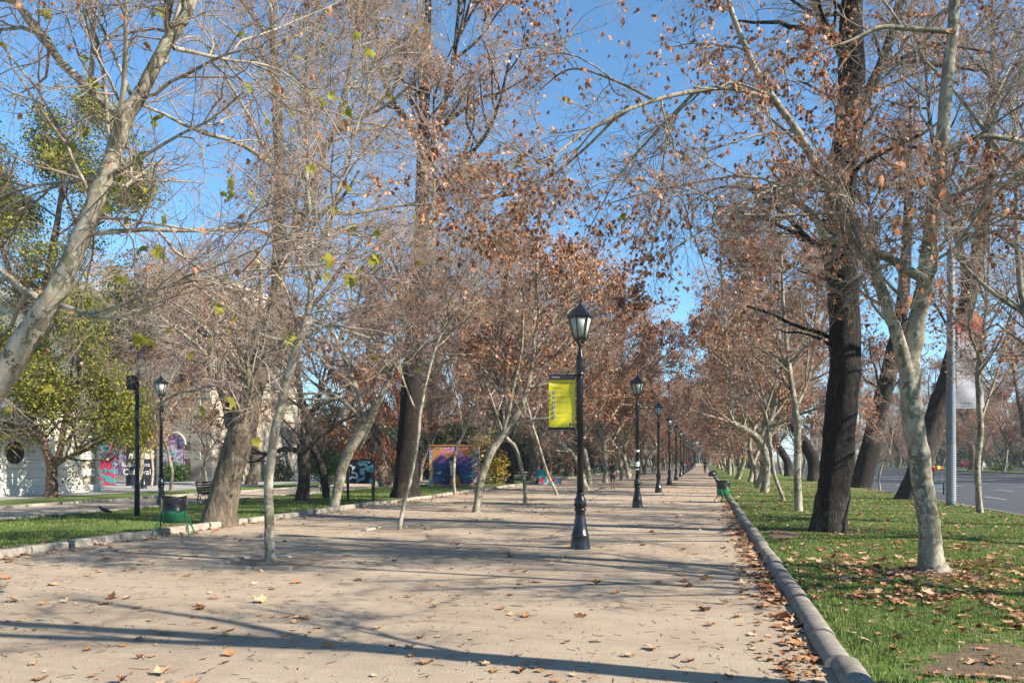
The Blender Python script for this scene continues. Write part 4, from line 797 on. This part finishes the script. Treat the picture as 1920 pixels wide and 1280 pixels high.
# painted hoarding with lettering, between the low wall and the tall front
g_ = G(242, 913); g_ = G(205, 913); hb = thing('painted_hoarding', 'painted hoarding with white lettering on black, red and teal panels', 'hoarding', (g_[0] - .3, g_[1] + 2.5, .02), R(14))
B().box((0, 0, 1.35), (.9, .08, 2.7)).done('board', 'ink', hb); B().box((-1.75, 0, 1.35), (1.1, .08, 2.6)).done('board', graffiti('graffiti_red', 71, [(.05, .25, .27), (.45, .03, .08), (.05, .28, .3), (.45, .04, .1)]), hb)
B().box((1.0, 0, 1.35), (1.06, .08, 2.7)).done('board', 'ink', hb); B().poly([(-.3, -.046, 1.75), (1.4, -.046, 1.75), (1.4, -.046, 2.3), (.9, -.046, 2.6), (.3, -.046, 2.5), (-.2, -.046, 2.1)]).done('painted_hand', 'p_cream', hb)
text('lettering', 'Ecosistema', .42, (-.75, -.048, 1.25), hb, 'white'); text('lettering', 'Cultural', .56, (-.65, -.048, .72), hb, 'white')

# ------------------------------------------------------------------ striped pole with white banner
g_ = G(1783, 950); sp_ = thing('striped_pole', 'grey steel pole with pale ring stripes round its lower part at the road edge', 'pole', (g_[0], g_[1], lz))
B().lathe([(.17, -.05), (.165, .1), (.16, 2.5), (.13, 9.2), (.12, 9.3)], 16).done('shaft', 'steel', sp_, True)
for k in range(24): B().lathe([(.168, 0), (.168, .04)], 14).done('ring', 'p_grey', sp_).location = (0, 0, .2 + k * .085)
g2 = thing('banner', 'white street banner with a red top band hung from the striped pole', 'banner', (g_[0], g_[1], 3.6), YAW)
cloth(.2, 1.22, 0, 3.2, 0, plain('grey_white_vinyl', (.28, .275, .30), .6), 'banner_sheet', g2, .03, 8, 20); cloth(.2, 1.22, 2.75, 3.19, -.012, 'red', 'top_band', g2, .03, 8, 6)
text('lettering', 'SANTI', .36, (.25, -.075, 2.36), g2, 'red'); text('lettering', 'Santiago', .13, (.26, -.075, .12), g2, 'ink')
B().rod((.1, 0, 3.23), (1.25, 0, 3.23), .02).rod((.1, 0, -.03), (1.25, 0, -.03), .02).done('bracket', 'steel', g2)
for i, (px, py) in enumerate(((1696, 874), (1887, 884), (1738, 876), (1560, 872))):
    g_ = G(px, py); t = thing('street_pole', 'grey steel street pole standing across the road', 'pole', (g_[0], g_[1], 0), 0, 'poles across the road')
    B().lathe([(.16, -.1), (.15, .6), (.11, 8.5), (.10, 9)], 10).done('shaft', 'steel', t, True); B().rod((0, 0, 8.8), (-1.6, 0, 9.2), .05).done('arm', 'steel', t); B().box((-1.9, 0, 9.2), (.7, .25, .12)).done('lamp_head', 'steel', t)

# ------------------------------------------------------------------ people
def skinmesh(name, joints, edges, m, par, sub=1):
    me = bpy.data.meshes.new(name); me.from_pydata([j[:3] for j in joints], edges, []); o = link(name, me, par)
    md = o.modifiers.new('skin', 'SKIN'); md.use_smooth_shade = True; o.modifiers.new('sub', 'SUBSURF').levels = sub
    if not me.skin_vertices: me.skin_vertices.new()
    for v, j in zip(me.skin_vertices[0].data, joints): v.radius = (j[3], j[3] * (j[4] if len(j) > 4 else 1))
    me.skin_vertices[0].data[0].use_root = True
    dg = bpy.context.evaluated_depsgraph_get(); nm = bpy.data.meshes.new_from_object(o.evaluated_get(dg)); o.modifiers.clear(); o.data = nm; nm.materials.append(M[m])
    for p in nm.polygons: p.use_smooth = True
    return o
def person(label, loc, rz, top, bottom, stride=.22, bare_arms=True, shorts=True, pack=None, hat=None, s=1):
    t = thing('person', label, 'person', loc, rz); t.scale = (s,) * 3; a = stride
    hip, kn, an = .92, .50, .08
    J = [(0, 0, .98, .13, .8), (0, 0, 1.15, .12, .8), (0, .01, 1.38, .14, .7), (0, .01, 1.50, .06), (0, .02, 1.56, .055), (0, .035, 1.66, .095, 1.1), (0, .03, 1.74, .075, 1.1),
         (-.09, 0, .90, .085), (-.10, a * .6, kn, .055), (-.10, a * .55, an, .036), (-.10, a * .55 + .13, .04, .034), (.09, 0, .90, .085), (.10, -a * .35, kn, .055), (.10, -a * 1.0, an + .03, .036), (.10, -a * 1.0 + .12, .04, .034),
         (-.20, 0, 1.43, .055), (-.25, -a * .3, 1.15, .042), (-.24, -a * .2 + .08, .90, .033), (.20, 0, 1.43, .055), (.25, a * .2, 1.15, .042), (.24, a * .3 + .08, .90, .033)]
    E = [(0, 1), (1, 2), (2, 3), (3, 4), (4, 5), (5, 6), (0, 7), (7, 8), (8, 9), (9, 10), (0, 11), (11, 12), (12, 13), (13, 14), (2, 15), (15, 16), (16, 17), (2, 18), (18, 19), (19, 20)]
    # hands: palm with five fingers each, grown on the same body
    for wri, sg in ((17, -1), (20, 1)):
        x, y, z = J[wri][:3]; p = len(J); J.append((x, y + .01, z - .07, .026, 1.3)); E.append((wri, p))
        for k, (dy, ln) in enumerate(((-.03, .065), (-.01, .08), (.012, .085), (.032, .075))):
            J.append((x, y + .01 + dy, z - .12, .009)); J.append((x - sg * .015, y + .015 + dy, z - .12 - ln * .6, .008)); E += [(p, len(J) - 2), (len(J) - 2, len(J) - 1)]
        J.append((x - sg * .01, y + .055, z - .09, .010)); J.append((x - sg * .015, y + .065, z - .125, .009)); E += [(p, len(J) - 2), (len(J) - 2, len(J) - 1)]
    skinmesh('body', J, E, 'skin', t)
    g = lambda i, k=1.2: (J[i][0], J[i][1], J[i][2], J[i][3] * k + .006, J[i][4] if len(J[i]) > 4 else 1)
    S = [g(0), g(1), g(2), (0, .01, 1.46, .085)]; SE = [(0, 1), (1, 2), (2, 3)]
    S += [g(15), (-.235, -a * .2, 1.26, .062)] if bare_arms else [g(15), g(16), g(17)]; k = len(S); n_ = 2 if bare_arms else 3; SE += [(2, 4)] + [(4 + i, 5 + i) for i in range(n_ - 1)]
    q = len(S); S += [g(18), (.235, a * .15, 1.26, .062)] if bare_arms else [g(18), g(19), g(20)]; SE += [(2, q)] + [(q + i, q + 1 + i) for i in range(n_ - 1)]
    skinmesh('shirt', S, SE, top, t)
    def leg(u, v, w_): return ([g(u, 1.25), tuple(np.array(g(u, 1.2)) * .2 + np.array(g(v, 1.35)) * .8)] if shorts else [g(u, 1.25), g(v, 1.3), g(w_, 1.5)])
    l1, l2 = leg(7, 8, 9), leg(11, 12, 13); P = [(0, 0, 1.0, .145, .8)] + l1 + l2; PE = [(0, 1)] + [(i, i + 1) for i in range(1, len(l1))] + [(0, 1 + len(l1))] + [(len(l1) + i, len(l1) + i + 1) for i in range(1, len(l2))]
    skinmesh('shorts' if shorts else 'trousers', P, PE, bottom, t)
    B().ball((0, .015, 1.735), .115, 3, (.92, 1.05, .85)).done('hair' if not hat else 'cap', hat or 'blackmatte', t, True)
    b = B()
    for sg in (-.035, .035): b.ball((sg, .128, 1.69), .012, 1)
    b.ball((0, .145, 1.655), .014, 1, (.8, 1, 1.4)); b.ball((0, .13, 1.61), .02, 1, (1.2, .4, .4)); b.ball((-.1, .03, 1.665), .022, 1, (.5, .8, 1.3)); b.ball((.1, .03, 1.665), .022, 1, (.5, .8, 1.3)); b.done('face', 'skin', t, True)
    for u in (9, 13): x, y, z = J[u][:3]; B().box((x, y + .055, .045 + max(0, z - .1)), (.095, .27, .09), 0, .03).done('shoe', 'blackmatte', t)
    if pack: B().box((0, -.19, 1.26), (.30, .18, .46), 0, .06).done('backpack', pack, t)
    return t
g_ = G(1149, 916); person('walker seen from behind in black shorts with a black backpack on the gravel', (g_[0], g_[1], 0), 0.05, 'blackmatte', 'blackmatte', .2, True, True, 'blackmatte', None, .92)
g_ = G(1322, 887); person('distant pedestrian in dark jacket and trousers near the dark path kerb', (g_[0], g_[1], 0), 3.1, 'wood', 'p_navy', .15, False, False, None, None, .97)
g_ = G(1288, 884); person('distant pedestrian in a red top near the line of lamps', (g_[0], g_[1], 0), 2.9, 'red', 'p_navy', .22, False, False)
g_ = G(1279, 885); person('distant pedestrian in a blue top beside the lamps', (g_[0], g_[1], 0), 3.2, 'p_blue', 'p_navy', .22, False, False)
# cargo tricycle with produce
g_ = G(1757, 926); ct = thing('cargo_tricycle', 'vendor cargo tricycle loaded with red and yellow goods on the road', 'tricycle', (g_[0], g_[1] + .6, -.04), R(168))
for sx, y in ((-.42, .55), (.42, .55), (0, -.95)):
    wv = B().torus((sx, y, .33), .30, .028, 24, 6, 'X').done('tyre', 'rubber', ct, True); b = B()
    for k in range(8): b.rod((sx, y, .33), (sx, y + .29 * math.cos(k * .785), .33 + .29 * math.sin(k * .785)), .006, None, 4)
    b.done('spokes', 'steel', wv)
B().box((0, .55, .62), (.74, .95, .04)).done('platform', 'greenpaint', ct); B().box((0, .6, .45), (.6, .6, .26), 0, .01).done('crate', 'white', ct); B().box((0, .25, .42), (.5, .05, .2)).done('crate_label', 'greenpaint', ct)
B().rod((0, .1, .5), (0, -.95, .33), .02).rod((0, -.55, .42), (0, -.6, .95), .018).rod((0, .1, .5), (0, -.6, .8), .02).rod((-.3, .0, 1.02), (.3, .0, 1.02), .015).rod((0, .0, .62), (0, .0, 1.02), .02).done('frame', 'steel', ct); B().box((0, -.62, .98), (.18, .26, .07), 0, .03).done('saddle', 'blackmatte', ct)
for sx in (-.34, .34):
    for y in (.15, .95): B().rod((sx, y, .62), (sx, y, 1.15), .015).done('upright', 'steel', ct)
B().box((0, .55, 1.15), (.8, 1.0, .03)).done('shelf', 'steel', ct)
for k in range(26): B().ball((random.uniform(-.34, .34), random.uniform(.1, 1.0), 1.22 + random.uniform(0, .16)), .085, 2).done('fruit', 'red' if k % 4 else 'yellow', ct, True)
# low painted board and seated vendor by the saplings
g_ = G(1032, 909); t = thing('painted_board', 'small red and white painted board lying low by the park lawn', 'board', (g_[0], g_[1], 0), R(15))
B().box((0, 0, .3), (1.5, .08, .55)).done('panel', graffiti('graffiti_board', 91, [(.5, .05, .06), (.6, .55, .5), (.05, .3, .35), (.55, .06, .08)]), t); B().rod((-.6, 0, 0), (-.6, .35, .5), .02).rod((.6, 0, 0), (.6, .35, .5), .02).done('prop', 'wood', t)
g_ = G(1014, 906); t = thing('market_trolley', 'teal cloth-covered trolley with dark wheels by the painted board', 'trolley', (g_[0], g_[1], 0), .3)
B().box((0, 0, .62), (.7, .5, .75), 0, .06).done('body', 'teal', t); B().rod((-.3, -.25, .12), (-.3, -.31, .12), .12, None, 12).rod((.3, -.25, .12), (.3, -.31, .12), .12, None, 12).done('wheel', 'rubber', t); B().rod((-.35, 0, .95), (-.55, 0, 1.25), .015).done('handle', 'steel', t); B().box((0, 0, .2), (.62, .46, .1)).done('chassis', 'blackmatte', t)
# pigeon
g_ = G(197, 968); t = thing('pigeon', 'dark pigeon standing on the lawn by the slim black pole', 'pigeon', (g_[0], g_[1], lz), 2.2)
skinmesh('body', [(0, 0, .14, .062), (0, .09, .17, .05), (0, .14, .23, .03), (0, .155, .275, .03), (0, .185, .27, .012), (0, -.1, .11, .04), (0, -.2, .08, .022)], [(0, 1), (1, 2), (2, 3), (3, 4), (0, 5), (5, 6)], 'ink', t)
B().rod((-.02, .01, .09), (-.025, .02, 0), .006, None, 5).rod((.02, .01, .09), (.025, .02, 0), .006, None, 5).done('legs', 'red', t)

# ------------------------------------------------------------------ bus, shelter and cars beyond the road
def vehicle(name, label, cat, loc, rz, L, Wd, Hh, m, bus=False):
    t = thing(name, label, cat, loc, rz)
    if bus:
        B().box((0, 0, Hh / 2 + .2), (L, Wd, Hh - .35), 0, .15).done('body', m, t); B().box((0, 0, .75), (L + .01, Wd + .02, .55)).done('skirt', 'teal', t)
        for k in range(7):
            for s in (-1, 1): B().box((-L / 2 + 1.1 + k * (L - 1.6) / 7, s * (Wd / 2 + .004), Hh * .62), ((L - 1.6) / 7 - .14, .02, Hh * .32)).done('window', 'glassd', t)
    else:
        B().poly([(x, -Wd / 2, z) for x, z in ((-L / 2, .3), (L / 2, .3), (L / 2, .75), (L * .28, .88), (L * .12, Hh), (-L * .28, Hh), (-L * .42, .9), (-L / 2, .85))], Wd).done('body', m, t)
        for s in (-1, 1): B().poly([(x, s * (Wd / 2 + .006), z) for x, z in ((L * .22, .92), (L * .1, Hh - .08), (-L * .26, Hh - .08), (-L * .36, .92))]).done('window', 'glassd', t)
    for x in (-L * .31, L * .31):
        for s in (-1, 1): wv = B().rod((x, s * (Wd / 2 - .1), .34), (x, s * (Wd / 2 + .02), .34), .34, None, 16).done('wheel', 'rubber', t); B().rod((x, s * (Wd / 2 + .021), .34), (x, s * (Wd / 2 + .03), .34), .19, None, 12).done('rim', 'steel', wv)
    return t
vehicle('bus', 'white and teal bus passing beyond the lawn across the road', 'bus', (FX + 14, 132, -.04), R(90), 11, 2.5, 3.1, 'white', True)
vehicle('parked_car', 'white car on the far carriageway', 'car', (FX + 12, 168, -.04), R(90), 4.3, 1.75, 1.45, 'white'); vehicle('parked_car', 'red car on the far carriageway', 'car', (FX + 16, 190, -.04), R(90), 4.3, 1.75, 1.45, 'red')
t = thing('bus_shelter', 'teal framed bus shelter across the road', 'bus shelter', (FX + 6.8, 104, .04), R(90))
for sx in (-1.8, 1.8): B().box((sx, 0, 1.25), (.3, .3, 2.6)).done('pillar', 'teal', t)
B().box((0, .1, 2.6), (4.4, 1.6, .14)).done('roof', 'teal', t); B().box((0, .6, 1.35), (3.3, .04, 1.9)).done('back_pane', 'pane', t); B().box((0, .3, .5), (2.6, .4, .06)).done('seat', 'steel', t)
g_ = G(1332, 876); t = thing('traffic_light', 'traffic light and green road sign at the far end of the avenue', 'traffic light', (2.2, g_[1], .05))
B().rod((0, 0, -.1), (0, 0, 4), .07).done('post', 'steel', t); B().box((0, -.1, 3.4), (.35, .25, .95)).done('housing', 'blackmatte', t); B().ball((0, -.24, 3.7), .12, 2).done('lens', 'red', t); B().box((1.7, 0, 3.6), (2.4, .05, .8)).done('sign_plate', 'teal', t); B().rod((0, 0, 3.6), (2.9, 0.05, 3.6), .04).done('arm', 'steel', t)

# ------------------------------------------------------------------ tree pits
def pit(label, c, sx, sy, keep):
    t = thing('tree_pit', label, 'tree pit', (c[0], c[1], 0), R(3)); sheetm = mk('soil', [(-sx, -sy, .004), (sx, -sy, .004), (sx, sy, .004), (-sx, sy, .004)], None, [(0, 1, 2, 3)], 'dust', t)
    for k, (x, y, l_, r_) in enumerate(((-sx * .5, -sy, sx, 0), (sx * .55, -sy, sx * .8, .05), (-sx * .5, sy, sx, 0), (sx * .5, sy, sx * .95, -.04), (-sx, 0, sy * 1.7, 1.57), (sx, 0, sy * 1.7, 1.5))):
        if k in keep: o = B().box((0, 0, .0), (l_, .15, .09), 0, .015).done('edging_stone', 'kerblight', t); o.location = (x, y, 0); o.rotation_euler = (random.uniform(-.05, .05), random.uniform(-.05, .05), r_)
bp = gb(507, 1055); pit('stone-edged square pit round the slim knotted plane tree', bp, .75, .7, (0, 1, 2, 4)); bp = gb(748, 993); pit('worn low pit round the thin bent sapling', bp, .7, .6, (2, 4))

# ------------------------------------------------------------------ bare soil patches in the lawn
def lawn_z(x, y): return lz + .02 * (math.sin(x * 1.3 + .4 * y) + math.sin(y * .7 + 1.3) * math.cos(x * .9)) * .5
for cx, cy, ra, rb_ in ((2.75, 7.2, 1.2, .75), (3.25, 12.7, .75, .6), (1.75, 18.6, .45, 1.2), (2.8, 19.4, .8, .7), (6.3, 11.5, .9, .5), (-12.7, 17.6, .5, 1.0)):
    V = [(cx, cy, lawn_z(cx, cy) + .012)]
    for q in range(1, 5):
        for k in range(26):
            a = k * 2 * math.pi / 26; w_ = q / 4 * (1 + .18 * math.sin(3 * a + cx) + .12 * math.sin(7 * a + cy)); x, y = cx + ra * w_ * math.cos(a), cy + rb_ * w_ * math.sin(a)
            V.append((x, y, lawn_z(x, y) + (.012 if q < 4 else -.012)))
    T_ = [(0, 1 + k, 1 + (k + 1) % 26) for k in range(26)]; Q_ = [(1 + (q - 1) * 26 + k, 1 + q * 26 + k, 1 + q * 26 + (k + 1) % 26, 1 + (q - 1) * 26 + (k + 1) % 26) for q in range(1, 4) for k in range(26)]
    mk('soil_patch', V, T_, Q_, 'soil', None, True)['kind'] = 'structure'

# ------------------------------------------------------------------ fallen leaves
r = np.random.default_rng(99); N = 60000
X = r.uniform(-13, 9.1, N); Y = 4.8 + 55 * r.random(N) ** 1.6
X = np.concatenate([X, KX - .14 - np.abs(r.normal(0, .2, 2600)), LX + .15 + np.abs(r.normal(0, .4, 1500)), 3.3 + r.normal(0, 1.2, 900), 2.6 + r.normal(0, .55, 220)])
Y = np.concatenate([Y, 4.8 + 40 * r.random(2600) ** 1.4, 9 + 40 * r.random(1500), 12.5 + r.normal(0, 1.2, 900), 10.4 + r.normal(0, .35, 220)])
d = X * FW[0] + Y * FW[1]; px = 960 + F * (X * RT[0] + Y * RT[1]) / np.maximum(d, .1); py = HY + F * H / np.maximum(d, .1)
cl = .5 + .5 * np.sin(X * 1.9 + 2 * np.sin(Y * .9)) * np.sin(Y * 1.5 + 2 * np.sin(X * .8))
pr = np.where(X > KX, .15 + .5 * cl ** 3, np.where(X < LX, .14, .02 + .05 * cl ** 2)); pr[N:N + 2600] = .6; pr[N + 2600:] = .6
keep = (px > -30) & (px < 1950) & (d > 4.5) & (py < 1310) & (r.random(len(X)) < pr) & (np.abs(X - KX) > .15) & (np.abs(X - LX) > .14)
X, Y, d = X[keep], Y[keep], d[keep]
def gz(X, Y):
    l = lambda x, y: lz + .02 * (np.sin(x * 1.3 + .4 * y) + np.sin(y * .7 + 1.3) * np.cos(x * .9)) * .5
    return np.where((X > KX) | (X < LX), l(X, Y) + .022, .008)
Z = gz(X, Y); o_ = np.argsort(d); X, Y, Z, d = X[o_], Y[o_], Z[o_], d[o_]
near = np.arange(len(X)) < 300
ms = []
for k in range(12):
    v, fc = leaves(r, np.zeros((1, 3)), np.ones(1), LEAF_HI if k % 3 else LEAF_DRY, 0, .12); v = v + r.normal(0, .03, v.shape); o = mk('fallen_leaf', v, fc, None, 'lfallen'); ms.append(o.data); bpy.data.objects.remove(o)
def leafcol(me, c):
    m, t, b = mat('fallen_leaf_tone', .7, .2); t.links.new(ramp(t, noise(t, 4, 4), [(.3, tuple(x * .7 for x in c)), (.7, c)]), b.inputs['Base Color']); me.materials.clear(); me.materials.append(m)
for k, c in enumerate(2 * ((.27, .12, .055), (.36, .19, .10), (.44, .27, .16), (.21, .09, .045), (.40, .20, .08), (.48, .33, .21))): leafcol(ms[k], c)
for i in range(300):
    o = link('fallen_leaf', ms[i % 12]); s = float(np.clip(r.lognormal(-2.62, .35), .035, .14)); o.location = (X[i], Y[i], Z[i] + .006); o.scale = (s * r.uniform(.7, 1.1), s * r.uniform(.75, 1.15), s * r.uniform(.35, 1.1)); o.rotation_euler = (r.normal(0, .12), r.normal(0, .12), r.uniform(0, 6.28))
    on = X[i] > KX
    tag(o, 'dry curled brown leaf fallen on the grass by the kerb' if on else 'dry curled brown leaf fallen on the gravel path', 'leaf', 'fallen leaves on the grass' if on else 'fallen leaves on the gravel')
P = np.stack([X, Y, Z], 1)[300:]; nearm = d[300:] < 16
for nm, sel, tp in (('leaf_litter', nearm, LEAF_HI), ('leaf_litter', ~nearm, LEAF_LO)):
    V, Fc = leaves(r, P[sel], np.clip(r.lognormal(-2.5, .45, sel.sum()), .02, .15), tp, 0, .2); V[:, 2] = np.maximum(V[:, 2], .006)
    tag(mk(nm, V, Fc, None, 'lfallen'), 'scattered dry brown leaves over path and lawn' if tp is LEAF_HI else 'scattered dry brown leaves farther along path and lawn', 'leaves', None, 'stuff')

# crumbs of leaf, bits of twig and small stones trodden into the gravel
n = 9000; fx = r.uniform(-11.8, KX - .15, n); fy = 4.6 + 26 * r.random(n) ** 1.5; cl2 = .5 + .5 * np.sin(fx * 1.1 + 2 * np.sin(fy * .6)) * np.sin(fy * .9 + 1.5 * np.sin(fx * .7)); kp = r.random(n) < .25 + .75 * cl2 ** 2
V, Fc = leaves(r, np.stack([fx, fy, np.full(n, .007)], 1)[kp], r.uniform(.010, .034, kp.sum()), LEAF_LO, 0, .3); V[:, 2] = np.maximum(V[:, 2], .003)
tag(mk('leaf_crumbs', V, Fc, None, 'lfallen'), 'crumbled bits of dry leaf trodden into the gravel', 'leaf crumbs', None, 'stuff')
n = 2600; fx = r.uniform(-11.8, KX - .15, n); fy = 4.6 + 22 * r.random(n) ** 1.5; aa = r.uniform(0, 6.28, n); ll = r.uniform(.03, .14, n)[:, None]; p0 = np.stack([fx, fy, np.full(n, .006)], 1); dd = np.stack([np.cos(aa), np.sin(aa), 0 * aa], 1)
V, Q = tube(np.stack([p0, p0 + dd * ll * .5 + r.normal(0, .006, (n, 3)) * [1, 1, 0], p0 + dd * ll], 1), np.full((n, 3), .0028), 3); tag(mk('twig_litter', V, None, Q, 'twigdark'), 'thin dry twig bits lying about the gravel', 'twigs', None, 'stuff')
# ------------------------------------------------------------------ thin winter haze over the avenue
hm = bpy.data.materials.new('thin_haze'); hm.use_nodes = True; ht = hm.node_tree; ht.nodes.remove(ht.nodes['Principled BSDF'])
hv_ = ht.nodes.new('ShaderNodeVolumePrincipled'); hv_.inputs['Color'].default_value = (.9, .95, 1, 1); hv_.inputs['Density'].default_value = .0003
ht.links.new(hv_.outputs[0], ht.nodes['Material Output'].inputs['Volume'])
tag(B().box((0, 2480, 33), (6400, 5240, 70)).done('haze', hm), 'thin pale winter haze filling the avenue', 'haze', None, 'stuff')
